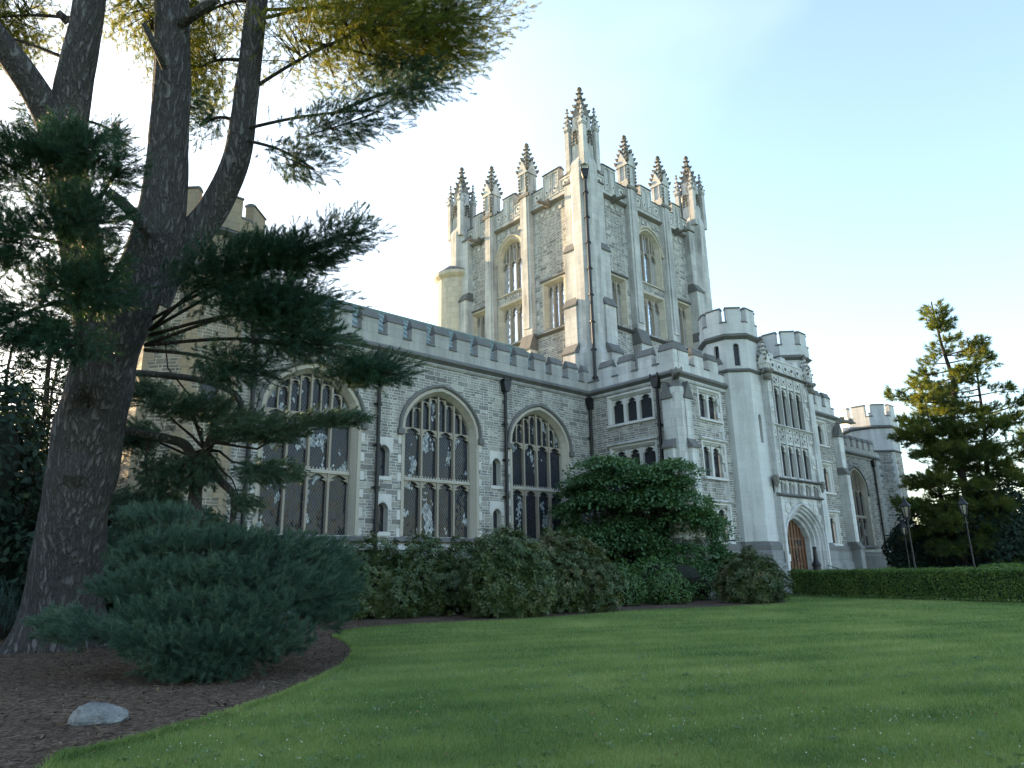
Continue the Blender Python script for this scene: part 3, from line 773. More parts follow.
    for s in (-1, 1):
        h = MB(); h.tube([fd.P(c+s*.16, .05, 1.55), fd.P(c+s*.16, .14, 1.6), fd.P(c+s*.16, .14, 1.9), fd.P(c+s*.16, .05, 1.95)], .02, 6, 'iron')
        h.build('handle', door)
    for q in (-1, 1):
        g = MB(); g.box(fd, c+q*.75-.42, c+q*.75+.42, .002, .02, 2.66, 2.98, 'glass_small'); g.build('door_light', door)
    for s in (-1, 1):
        g = MB(); g.box(fd, c+s*.42-.1, c+s*.42+.1, .036, .052, 1.75, 2.45, 'glass_small'); g.build('door_pane', door)
    n = MB(); n.box(fd, c-.72, c-.45, .052, .06, 1.78, 2.15, 'white'); n.build('notice', door)['label'] = 'white paper notice on the brown door'
    st = MB()
    for i in range(4): st.box(fr, 38.9-i*.1, 43.1+i*.1, -.9, .35+i*.38, -.1, .56-i*.14, 'lime')
    st.build('steps', lib)
    hr = MB()
    for x in (43.3,):
        hr.tube([(x, PY-1.6, .05), (x, PY-1.6, .95), (x, PY-.1, 1.5), (x, PY-.1, .5)], .025, 6, 'iron')
        hr.tube([(x, PY-.85, .3), (x, PY-.85, 1.22)], .02, 6, 'iron')
    hr.build('handrail', lib)
entrance()
def bin_post():
    o = MB(); x, y = 41.8, 19.3
    o.lathe((x, y, .54), [(.26, 0), (.28, .06), (.24, .12), (.22, .9), (.26, .95), (.26, 1.02), (.14, 1.25), (.1, 1.9), (.13, 1.95), (.12, 2.02), (0, 2.06)], 14, 'iron')
    o.lathe((x, y, 1.5), [(.27, 0), (.27, .05)], 14, 'iron')
    b = o.build('ash_urn'); tag(b, 'slim black post-like urn standing right of the brown door', 'ash urn')
bin_post()

# --- end turrets
turret(lib, (8.95, 29.0), 2.15, 13.3, 15.1, 15.9, 16.85, mat='lime_tan', low='rubble_warm', slits=[(2, 7.2, 9.1, .7), (1, 14.0, 15.0, .4), (2, 14.0, 15.0, .4), (3, 14.0, 15.0, .4)])
turret(lib, (77.0, 28.0), 2.35, 12.4, 15.0, 16.1, 17.4, mat='lime_turret', low='rubble', slits=[(1, 13.0, 14.4, .5), (2, 13.0, 14.4, .5), (0, 13, 14.4, .5)])

# --- the tower
TX0, TX1, TY0, TY1 = 34.0, 47.7, 29.0, 43.0
F_tr, F_tl, F_te, F_tb = face_y(TY0), face_x(TX0), face_xr(TX1), Fr((0, TY1, 0), (-1, 0, 0), (0, 1, 0))
def tower_side(fr, a0, a1, cent, pil, glazed=True, orient=1):
    """One tower face: cent = centre of the tall window, pil = the two pilasters."""
    mb = MB(); ops = []
    L, Rr = a0+1.4, a1-1.4
    if glazed:
        w = 1.2
        ops.append(window(lib, fr, cent-w, cent+w, 22.35, 25.35, 1.2, 3, [(25.0, False)], surround=.38, hood=True, hoodmat='lime_warm', mat='lime_warm', tmat='lime_brown', glass='glass_tower', pane_d=.42, splay=.3, bar=.12, super_z=25.0))
        ops.append(window(lib, fr, cent-w, cent+w, 18.2, 21.15, 0, 3, [(21.15, False)], surround=.38, hood=False, mat='lime_warm', tmat='lime_brown', glass='glass_tower', pane_d=.42, splay=.3, bar=.12, sill=False, head_h=.9))
        for sc in ((L+pil[0]-.5)/2, (pil[1]+.5+Rr)/2):
            ops.append(window(lib, fr, sc-.82, sc+.82, 18.2, 21.55, 0, 3, [(21.55, False)], surround=.34, hood=True, mat='lime_warm', tmat='lime_brown', glass='glass_tower', pane_d=.42, splay=.3, bar=.11, sill=False, head_h=.8))
    wall(mb, fr, a0, a1, 12.0, 28.0, ops, 'rubble_tower', depth=.3)
    if glazed:
        # carved panel between the two tall windows
        mb.box(fr, cent-1.2, cent+1.2, -.7, -.16, 21.53, 22.2, 'lime_warm')
        for i in range(3):
            a = cent-.8+i*.8
            mb.prism(fr, [(a+.33*math.cos(k*math.pi/2), 21.86+.33*math.sin(k*math.pi/2)) for k in range(4)], -.17, -.08, 'lime_plain')
            mb.blob(fr.P(a, -.08, 21.86), (.12, .06, .12), 'lime_plain', 0, 4)
        for a in (pil[0]-.58, pil[1]+.58):
            quoins(mb, fr, a, -1 if a < cent else 1, 18.3, 27.0, 'lime_tower', w=(.34, .0001), h=.45)
        quoins(mb, fr, L, 1, 22.3, 27, 'lime_tower', w=(.3, .0001), h=.5); quoins(mb, fr, Rr, -1, 22.3, 27, 'lime_tower', w=(.3, .0001), h=.5)
    string(mb, fr, L, Rr, 17.75, .3, .3)
    # frieze of square bosses and cornice
    a = L+.15
    while a < Rr-.3:
        if all(abs(a+.15-p) > .75 for p in pil):
            mb.box(fr, a, a+.3, 0, .05, 27.15, 27.45, 'lime_tower')
        a += .62
    string(mb, fr, L, Rr, 27.75, .4, .28, 'crocket')
    mb.build('tower_wall', lib)
    # panelled battlement, bay by bay
    pb = MB(); edges = [L-.4, pil[0]-.5, pil[0]+.5, pil[1]-.5, pil[1]+.5, Rr+.4]
    for l, r in ((edges[0], edges[1]), (edges[2], edges[3]), (edges[4], edges[5])):
        w = r-l; m0, m1 = l+w*.30, l+w*.70
        pb.box(fr, l, r, -.4, .12, 28.1, 29.45, 'lime_tower')
        pb.box(fr, m0, m1, -.398, .118, 29.45, 30.4, 'lime_tower')
        coping(pb, fr, m0, m1, -.4, .12, 30.4, .22, .08)
        coping(pb, fr, l, m0-.03, -.4, .12, 29.452, .16, .06); coping(pb, fr, m1+.03, r, -.4, .12, 29.452, .16, .06)
        for q0, q1, zt in ((l+.1, m0-.08, 29.3), (m0+.06, (m0+m1)/2-.05, 30.25), ((m0+m1)/2+.05, m1-.06, 30.25), (m1+.08, r-.1, 29.3)):
            if q1-q0 < .25: continue
            for b0, b1, y0, y1 in ((q0, q0+.07, 28.35, zt), (q1-.07, q1, 28.35, zt), (q0+.07, q1-.07, zt-.09, zt), (q0+.07, q1-.07, 28.35, 28.43)):
                pb.box(fr, b0, b1, .11, .17, y0, y1, 'lime_tower')
            rr = min((q1-q0)*.33, .3)
            pb.prism(fr, [((q0+q1)/2+rr*math.cos(k*math.pi/4), 28.85+rr*math.sin(k*math.pi/4)) for k in range(8)], .1, .155, 'lime_plain')
            pb.blob(fr.P((q0+q1)/2, .16, 28.85), (rr*.4, .05, rr*.4), 'dark', 0, 4)
    pb.build('parapet', lib)
    # pilasters and their pinnacles
    for p in pil:
        b = MB(); 
        b.box(fr, p-.5, p+.5, -.1, .42, 17.6, 30.2, 'lime_tower'); b.box(fr, p-.28, p+.28, .42, .5, 18.6, 30.0, 'lime_tower')
        b.profile(fr, [(-.05, 16.9), (.8, 16.9), (.8, 17.05), (.42, 18.1), (-.05, 18.1)], p-.62, p+.62, 'dark')
        b.box(fr, p-.55, p+.55, -.05, .72, 13.0, 16.9, 'lime_tower')
        b.box(fr, p-.58, p+.58, .38, .55, 29.3, 29.55, 'crocket')
        x, y, _ = fr.P(p, .0, 0)
        pinnacle(b, x, y, 30.0, 34.3, .98, 6, .34)
        for s in (-1, 1):
            for k in range(5): b.blob(fr.P(p+s*.42, .5, 29.8+k*.28), (.12, .12, .10), 'crocket', k, 4)
        b.build('pinnacle_pilaster', lib)
    for sc in ((L+pil[0]-.5)/2+.1, (pil[1]+.5+Rr)/2-.1): gargoyle(lib, fr, sc, 27.75, .95)
tower_side(F_tr, TX0, TX1, 41.2, (39.05, 43.4))
tower_side(F_tl, -TY1, -TY0, -36.85, (-39.0, -34.75))
tower_side(F_te, TY0, TY1, 36.4, (34.4, 38.4), glazed=False)
tower_side(F_tb, -TX1, -TX0, -41.2, (-43.4, -39.05), glazed=False)
tr = MB(); tr.poly([(TX0, TY0, 28.3), (TX1, TY0, 28.3), (TX1, TY1, 28.3), (TX0, TY1, 28.3)], 'dark'); tr.build('tower_roof', lib)
def tower_corner(x, y, frs, pipe=None):
    b = MB()
    b.lathe((x, y, 0), [(1.15, 12), (1.15, 15.2), (1.0, 15.7), (1.0, 29.3), (.8, 29.9), (.8, 31.5)], 8, 'lime_tower', math.pi/8)
    for fr, a, s in frs:
        p, q = sorted((a+s*.35, a+s*1.45))
        buttress(b, fr, p, q, [(12, 15.3, 1.35), (15.3, 18.7, 1.05), (18.7, 22.9, .78), (22.9, 28.3, .52)], 'lime_tower', ch=.7)
    x0, y0 = x, y
    b.lathe((x, y, 0), [(.7, 29.8), (.7, 33.2)], 8, 'lime_tower', math.pi/8)
    for k in range(4):
        ang = k*math.pi/2+math.pi/4*0; 
        dx, dy = math.cos(ang+math.pi/4)*.98, math.sin(ang+math.pi/4)*.98
        b.lathe((x+dx, y+dy, 0), [(.27, 29.0), (.27, 32.4)], 4, 'lime_tower', math.pi/4)
        pinnacle(b, x+dx, y+dy, 32.2, 34.3, .44, 4, .12, 'lime_tower', 'crocket')
        for m in range(5):
            a2 = k*math.pi/2
            for t in (-.18, .18):
                b.blob((x+math.cos(a2)*.78-math.sin(a2)*t*(1-m*.15), y+math.sin(a2)*.78+math.cos(a2)*t*(1-m*.15), 31.0+m*.24), (.11, .11, .1), 'crocket', m, 4)
        a2 = k*math.pi/2
        f = Fr((x+math.cos(a2)*.6, y+math.sin(a2)*.6, 0), (-math.sin(a2), math.cos(a2), 0), (math.cos(a2), math.sin(a2), 0))
        b.prism(f, [(-.34, 31.9), (.34, 31.9), (0, 33.2)], -.1, .14, 'lime_tower')
        b.prism(f, [(-.34, 30.2), (.34, 30.2), (0, 31.3)], -.1, .1, 'lime_tower')
    pinnacle(b, x, y, 32.6, 36.1, .95, 5, .16, 'crocket', 'crocket')
    b.build('corner_pinnacle', lib)
tower_corner(TX0, TY0, [(F_tr, TX0, 1), (F_tl, -TY0, -1)])
tower_corner(TX1, TY0, [(F_tr, TX1, -1), (F_te, TY0, 1)])
tower_corner(TX0, TY1, [(F_tl, -TY1, 1), (F_tb, -TX0, -1)])
tower_corner(TX1, TY1, [(F_te, TY1, -1), (F_tb, -TX1, 1)])
s2 = math.sqrt(.5)
drainpipe(lib, TX0-.83, TY0-.83, 12.2, 27.9, -s2, -s2, .11)
sb = MB()
sb.lathe((34.2, 43.8, 0), [(1.75, 0), (1.75, 25.2), (2.05, 25.5), (2.05, 25.8), (1.7, 26.1), (.7, 26.9), (.0, 27.1)], 20, 'lime_warm', mats=['lime_warm', 'lime_warm', 'lime_warm', 'dark', 'dark', 'dark'])
sb.build('round_stair_turret', lib)
#__GARDEN__

# ==================================================================== GROUND
def sheet(name, pts, z, mat, kind='structure'):
    mb = MB(); mb.poly([(p[0], p[1], z) for p in pts], mat); return tag(mb.build(name), kind=kind)
def mat_lawn():
    nt = NT('lawn_grass'); p = nt.pos()
    n1 = nt.noise(p, .35, 4); n2 = nt.noise(p, 2.2, 4); n3 = nt.noise(p, 38, 3)
    w = nt.add('ShaderNodeTexWave', wave_type='BANDS', bands_direction='X', wave_profile='SIN'); nt.link(nt.mapping(p, (1, 1, 1), (0, 0, R_(-62))), w.inputs[0])
    w.inputs['Scale'].default_value = .28; w.inputs['Distortion'].default_value = .5; w.inputs['Detail'].default_value = 1
    c = nt.ramp(n1.outputs['Fac'], [(.3, (.10, .17, .05)), (.55, (.18, .245, .076)), (.75, (.26, .30, .11))])
    c = nt.mix(.55, c, nt.ramp(n2.outputs['Fac'], [(.3, .38), (.7, .62)]), 'OVERLAY')
    c = nt.mix(.07, c, w.outputs['Color'], 'OVERLAY')
    c = nt.mix(.6, c, nt.ramp(n3.outputs['Fac'], [(.3, .3), (.7, .7)]), 'OVERLAY')
    nt.color(c); nt.rough(.85); nt.spec(.2); nt.bump(n3.outputs['Fac'], .8, .04)
    return nt.m
def mat_mulch():
    nt = NT('bark_mulch'); p = nt.pos()
    v = nt.add('ShaderNodeTexVoronoi', feature='F1'); nt.link(nt.mapping(p, (22, 34, 22)), v.inputs['Vector']); v.inputs['Scale'].default_value = 1
    n = nt.noise(p, .8, 4); n2 = nt.noise(p, 30, 4)
    sx = nt.add('ShaderNodeSeparateColor'); nt.link(v.outputs['Color'], sx.inputs[0])
    c = nt.ramp(sx.outputs[0], [(0, (.052, .036, .027)), (.6, (.125, .088, .064)), (.92, (.19, .14, .105)), (1, (.25, .20, .165))])
    c = nt.mix(.5, c, nt.ramp(n.outputs['Fac'], [(.3, .33), (.7, .62)]), 'OVERLAY')
    nt.color(c); nt.rough(.95); nt.spec(.15)
    nt.bump(nt.math('ADD', v.outputs['Distance'], n2.outputs['Fac']), 1.0, .05)
    return nt.m
M['lawn'] = mat_lawn(); M['mulch'] = mat_mulch()
M['path'] = mat_simple('pale_concrete', (.50, .49, .47), .9, 6, .3, .2)
S = 1500
sheet('ground', [(-S, -S), (S, -S), (S, S), (-S, S)], 0.0, 'lawn')
EDGE = [(-40, 900), (50, 766), (85, 755), (130, 743), (180, 729), (230, 714), (275, 699), (310, 684), (333, 673), (350, 661), (355, 654), (352, 647), (342, 640), (337, 636), (350, 631), (400, 626), (480, 622), (560, 617.5), (640, 611), (735, 607), (790, 604)]
edge = [gnd(x, y)[:2] for x, y in EDGE]
edge[0] = np.array([.4, 5.0])
# smooth the edge
def catmull(P, n=6):
    P = [np.array(p, float) for p in P]; out = []
    for i in range(len(P)-1):
        a, b, c, d = P[max(i-1, 0)], P[i], P[i+1], P[min(i+2, len(P)-1)]
        for k in range(n):
            t = k/n
            out.append(.5*((2*b)+(-a+c)*t+(2*a-5*b+4*c-d)*t*t+(-a+3*b-3*c+d)*t**3))
    out.append(P[-1]); return out
edge_s = catmull(edge, 5)
edge_s = [e+rng.normal(0, .025, 2) for e in edge_s]
bed_poly = edge_s+[np.array(q) for q in ((33.5, 17.6), (36.3, 19.5), (37.6, 20.4), (34, 22), (31.5, 27.5), (8, 31), (-25, 33), (-25, 3))]
sheet('mulch_bed', bed_poly, .006, 'mulch')
sheet('path', [(38.3, 19.5), (43.7, 19.5), (43.0, -40), (36.0, -40)], .008, 'path')
sheet('driveway', [(52, 21), (120, 26), (120, 18), (52, 14)], .010, 'path')

def inside(px, py, poly):
    x = np.asarray(px); y = np.asarray(py); r = np.zeros(x.shape, bool); n = len(poly)
    for i in range(n):
        x0, y0 = poly[i]; x1, y1 = poly[(i+1) % n]
        c = ((y0 > y) != (y1 > y)) & (x < (x1-x0)*(y-y0)/(y1-y0+1e-12)+x0)
        r ^= c
    return r
def rand_unit(n):
    v = rng.normal(size=(n, 3)); return v/np.linalg.norm(v, axis=1, keepdims=True)
def norm(v): return v/np.maximum(np.linalg.norm(v, axis=-1, keepdims=True), 1e-9)

# --- grass blades
M['blade'] = mat_leaf('grass_blades', [(.065, .125, .044), (.13, .205, .066), (.21, .28, .10), (.31, .35, .165)], .35, .6, .25, .45, stripes=True)
def grass(name, n, dmin, dmax, hgt, wid):
    # points spread evenly over the picture's lawn by distance
    d = np.sqrt(rng.uniform(dmin**2, dmax**2, n)) if dmax < 12 else dmin*(dmax/dmin)**rng.uniform(0, 1, n)
    az = R_(42.6)+rng.uniform(-.72, .72, n)
    x, y = d*np.sin(az), d*np.cos(az)
    ok = ~inside(x, y, bed_poly) & ((x < 36-(17-y)*.33) | (y > 17.5))
    x, y, d = x[ok], y[ok], d[ok]; n = len(x)
    h = hgt*rng.uniform(.5, 1.25, n)*(1+.02*d); w = wid*(.6+d/12)
    a = rng.uniform(0, 2*np.pi, n); lean = rng.uniform(.1, .9, n)*h; la = rng.uniform(0, 2*np.pi, n)
    B = np.stack([x, y, np.zeros(n)], 1); S_ = np.stack([np.cos(a)*w/2, np.sin(a)*w/2, np.zeros(n)], 1)
    T = B+np.stack([np.cos(la)*lean, np.sin(la)*lean, h], 1)
    V = np.stack([B-S_, B+S_, T], 1).reshape(-1, 3)
    return tag(tri_mesh(name, V, 3, M['blade']), kind='stuff')
grass('grass', 620000, 5.6, 42, .045, .006)
def edge_grass():
    E_ = np.array(edge_s); seg = rng.integers(0, len(E_)-1, 16000); t = rng.uniform(0, 1, (16000, 1))
    P = E_[seg]*(1-t)+E_[seg+1]*t+rng.normal(0, .03, (16000, 2)); n = len(P)
    h = rng.uniform(.03, .09, n); a = rng.uniform(0, 6.28, n); la = rng.uniform(0, 6.28, n); w = .007
    B = np.c_[P, np.zeros(n)]; S_ = np.c_[np.cos(a)*w, np.sin(a)*w, np.zeros(n)]
    T = B+np.c_[np.cos(la)*h*.6, np.sin(la)*h*.6, h]
    return tag(tri_mesh('edge_grass', np.stack([B-S_, B+S_, T], 1).reshape(-1, 3), 3, M['blade']), kind='stuff')
edge_grass()
def clover():
    n = 1100; d = rng.uniform(5.6, 15, n); az = R_(42.6)+rng.uniform(-.7, .7, n); x, y = d*np.sin(az), d*np.cos(az)
    m = np.array([mnoise.noise(Vector((a*.35, b*.35, 3))) for a, b in zip(x, y)])
    ok = ~inside(x, y, bed_poly) & (m > -.05); x, y = x[ok], y[ok]; n = len(x); V = []
    c = np.c_[x, y, rng.uniform(.035, .06, n)]; r = rng.uniform(.005, .009, (n, 1))
    o = [np.array(q) for q in ((1, 0, 0), (-.5, .87, 0), (-.5, -.87, 0), (0, 0, 1.1))]
    for f in ((0, 1, 3), (1, 2, 3), (2, 0, 3)): V.append(np.stack([c+r*o[f[0]], c+r*o[f[1]], c+r*o[f[2]]], 1))
    V = np.concatenate(V, 0).reshape(-1, 3)
    tag(tri_mesh('clover_flowers', V, 3, mat_simple('clover_white', (.62, .62, .55), .8, 5, .1, 0)), kind='stuff')
clover()
def litter():
    n = 900; d = rng.uniform(5.6, 20, n); az = R_(42.6)+rng.uniform(-.7, .7, n); x, y = d*np.sin(az), d*np.cos(az)
    c = np.c_[x, y, rng.uniform(.02, .05, n)]; u = norm(rand_unit(n)*np.array([1, 1, .35])); v = norm(np.cross(u, np.array([0, 0, 1.])+rand_unit(n)*.5)); L = rng.uniform(.012, .035, (n, 1)); W = L*rng.uniform(.12, .6, (n, 1))
    tag(tri_mesh('fallen_leaves', np.stack([c-u*L, c-v*W, c+u*L, c+v*W], 1).reshape(-1, 3), 4, mat_leaf('fallen_leaf_browns', [(.10, .06, .03), (.17, .11, .055), (.23, .18, .09)], .1, .9, .15, 2)), kind='stuff')
litter()
def twigs():
    n = 1500; x = rng.uniform(-3, 13, n); y = rng.uniform(5, 26, n); ok = inside(x, y, bed_poly); x, y = x[ok], y[ok]; n = len(x)
    a = rng.uniform(0, 6.28, n); L = rng.uniform(.05, .2, (n, 1)); c = np.c_[x, y, rng.uniform(.018, .04, n)]
    u = np.c_[np.cos(a), np.sin(a), rng.normal(0, .12, n)]; v = np.c_[-np.sin(a), np.cos(a), np.zeros(n)]*.0035; w_ = np.array([0, 0, .005])
    V = np.concatenate([np.stack([c-u*L-v, c+u*L-v*.5, c+w_], 1), np.stack([c-u*L+v, c+u*L+v*.5, c+w_], 1)]).reshape(-1, 3)
    tag(tri_mesh('needle_litter', V, 3, mat_leaf('dry_needle_litter', [(.09, .06, .04), (.16, .11, .07), (.24, .18, .12)], .02, .9, .15, 2)), kind='stuff')
twigs()
def chips():
    n = 26000; x = rng.uniform(-3, 13, n); y = rng.uniform(5, 26, n); ok = inside(x, y, bed_poly); x, y = x[ok], y[ok]; n = len(x)
    c = np.c_[x, y, rng.uniform(.008, .03, n)]; u = rand_unit(n)*np.array([1, 1, .3]); u = norm(u); v = norm(np.cross(u, np.array([0, 0, 1.])+rand_unit(n)*.4))
    L = rng.uniform(.015, .05, (n, 1)); W = rng.uniform(.005, .013, (n, 1))
    V = np.stack([c-u*L-v*W, c+u*L-v*W, c+u*L+v*W, c-u*L+v*W], 1).reshape(-1, 3)
    m = mat_leaf('mulch_chips', [(.035, .023, .017), (.075, .050, .036), (.12, .083, .06), (.22, .17, .13)], 0.02, .9, .15, 2)
    tag(tri_mesh('mulch_chips', V, 4, m), kind='stuff')
chips()

# --- the boulder
def boulder():
    mb = MB(); c = gnd(99, 722); n, m = 30, 14; vv = []
    ax = np.array([math.cos(R_(-40)), math.sin(R_(-40))]); ay = np.array([-ax[1], ax[0]])
    for i in range(m+1):
        th = math.pi*i/m
        for k in range(n):
            ph = 2*math.pi*k/n; q = Vector((math.cos(ph)*math.sin(th), math.sin(ph)*math.sin(th), math.cos(th)))
            r = 1+.20*mnoise.noise(q*1.5+Vector((3, 1, 7)))+.10*mnoise.noise(q*3.5)+.05*mnoise.noise(q*9)
            x, y, z = q*r; x *= .31; y *= .24; z *= .15*(1-.95*(x-.02)); z = max(z, -.06)
            p = c[:2]+ax*x+ay*y; vv.append((p[0], p[1], z+.045))
    for i in range(m):
        for k in range(n):
            k2 = (k+1) % n; mb.poly([vv[i*n+k], vv[(i+1)*n+k], vv[(i+1)*n+k2], vv[i*n+k2]], 'rock')
    nt = NT('granite'); p = nt.pos(); a = nt.noise(p, 5, 5); b = nt.noise(p, 60, 3)
    col = nt.mix(.6, nt.ramp(a.outputs['Fac'], [(.3, (.095, .10, .10)), (.55, (.165, .17, .17)), (.75, (.25, .25, .24))]), nt.ramp(b.outputs['Fac'], [(.35, .28), (.65, .72)]), 'OVERLAY')
    nt.color(col); nt.rough(.85); nt.bump(nt.math('ADD', a.outputs['Fac'], nt.math('MULTIPLY', b.outputs['Fac'], .4)), .8, .05); M['rock'] = nt.m
    o = mb.build('boulder'); tag(o, 'flat grey granite boulder lying on the brown mulch', 'boulder')
boulder()

# ==================================================================== PLANTS
def tri_strips(P, D, L, ang0, ang1, w, nl0, nl1, per):
    """Needles: per needles on each twig P + D*L*t, angled off the twig, as thin triangles."""
    n = len(P); idx = np.repeat(np.arange(n), per); N = len(idx)
    t = rng.beta(1.5, .9, N)[:, None]
    d = D[idx]; r = rand_unit(N); r = norm(r-d*(r*d).sum(1, keepdims=True))
    a = rng.uniform(ang0, ang1, N)[:, None]*(1.25-.55*t)
    nd = norm(d*np.cos(a)+r*np.sin(a)+np.array([0, 0, .10]))
    base = P[idx]+d*L[idx, None]*t+np.array([0, 0, .10])*(t**2)*L[idx, None]
    nl = rng.uniform(nl0, nl1, N)[:, None]
    s = norm(np.cross(nd, rand_unit(N)))*w/2
    return np.stack([base-s, base+s, base+nd*nl], 1).reshape(-1, 3)
def twig_quads(P, D, L, w):
    n = len(P); s = norm(np.cross(D, rand_unit(n)))*w; T = P+D*L[:, None]
    return np.stack([P-s, P+s, T+s*.3, T-s*.3], 1)
def cloud(c, rad, n, shell=0.0):
    """Points in an ellipsoid with axes along the picture's right, up and depth."""
    v = rand_unit(n)*(rng.uniform(shell, 1, (n, 1))**(1/3))
    right = np.array([rx[0], rx[1], 0]); right /= np.linalg.norm(right); fwd = np.array([fw[0], fw[1], 0]); fwd /= np.linalg.norm(fwd)
    return np.asarray(c)+v[:, :1]*rad[0]*right+v[:, 1:2]*rad[1]*np.array([0, 0, 1.])+v[:, 2:3]*rad[2]*fwd
RIGHT = np.array([rx[0], rx[1], 0]); RIGHT /= np.linalg.norm(RIGHT); FWD = np.array([fw[0], fw[1], 0]); FWD /= np.linalg.norm(FWD); UP = np.array([0, 0, 1.])
def dirv(a): return norm(a[0]*RIGHT+a[1]*UP+a[2]*FWD)

M['bark_pine'] = mat_bark('pine_bark', (.042, .038, .038), (.15, .145, .15), (10, 10, 1.5))
M['bark_dark'] = mat_bark('dark_bark', (.03, .026, .023), (.085, .075, .065), (14, 14, 3))
M['bark_grey'] = mat_bark('grey_branch_bark', (.06, .057, .052), (.16, .155, .14), (16, 16, 5))
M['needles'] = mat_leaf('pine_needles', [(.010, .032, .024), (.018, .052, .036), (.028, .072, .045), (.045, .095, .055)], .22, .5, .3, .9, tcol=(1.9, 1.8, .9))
M['needles_upper'] = mat_leaf('sun_tinted_pine_needles', [(.016, .042, .020), (.045, .080, .024), (.13, .155, .038), (.30, .285, .07)], .5, .5, .3, .8, tcol=(2.5, 2.05, .5))  # low sun's gold glow on the upper crown, put into the needle colour
M['needles_blue'] = mat_leaf('bluish_pine_needles', [(.016, .040, .033), (.036, .080, .060), (.072, .13, .095), (.16, .23, .16)], .25, .5, .3, 2.4)
M['needles_far'] = mat_leaf('far_pine_needles', [(.018, .042, .025), (.035, .066, .030), (.068, .10, .038), (.16, .165, .055)], .45, .6, .25, .35, tcol=(3.0, 2.3, .6))
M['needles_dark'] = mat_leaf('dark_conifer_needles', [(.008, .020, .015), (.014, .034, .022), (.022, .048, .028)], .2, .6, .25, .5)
M['spruce'] = mat_leaf('blue_spruce_needles', [(.04, .085, .085), (.07, .13, .13), (.11, .18, .17)], .2, .55, .3, 1.5)

def curve_pts(P, n=8): return [tuple(p) for p in catmull(P, n)]
def rough_tube(mb, pts, rads, sides, mat, amp=.07, freq=1.3, seed=0, flare=0, dents=()):
    """A trunk: rings along a path with an uneven, fluted outline."""
    P = catmull(pts, 6); n = len(P); rr = np.interp(np.linspace(0, len(rads)-1, n), np.arange(len(rads)), rads)
    rows = []; ref = None
    for i in range(n):
        p = Vector(P[i]); t = (Vector(P[min(i+1, n-1)])-Vector(P[max(i-1, 0)])).normalized()
        if ref is None: ref = t.orthogonal().normalized()
        ref = (ref-t*ref.dot(t)).normalized(); b = t.cross(ref); row = []
        for k in range(sides):
            a = 2*math.pi*k/sides; o = ref*math.cos(a)+b*math.sin(a)
            r = rr[i]*(1+amp*mnoise.noise((p+o*rr[i])*freq+Vector((seed, 0, 0)))+amp*.6*mnoise.noise(Vector((o.x*4, o.y*4, p.z*.5+seed))))
            if flare and i < 9: r *= 1+flare*((1-i/9)**2)*(.55+.45*math.sin(a*5+1.3)+.3*math.sin(a*3))
            q = p+o*r
            for (dc, dr, da) in dents:
                dd = (q-Vector(dc)).length
                if dd < dr: q += o*da*(math.cos(dd/dr*math.pi)*.5+.5)
            row.append(tuple(q))
        rows.append(row)
    for i in range(n-1):
        for k in range(sides):
            k2 = (k+1) % sides; mb.poly([rows[i][k], rows[i][k2], rows[i+1][k2], rows[i+1][k]], mat)
    mb.poly(rows[-1], mat)
def wob(a, b, n, amp):
    a, b = np.array(a), np.array(b); L = np.linalg.norm(b-a)
    return [tuple(a+(b-a)*i/n+(rng.normal(0, amp*L, 3) if 0 < i < n else 0)) for i in range(n+1)]

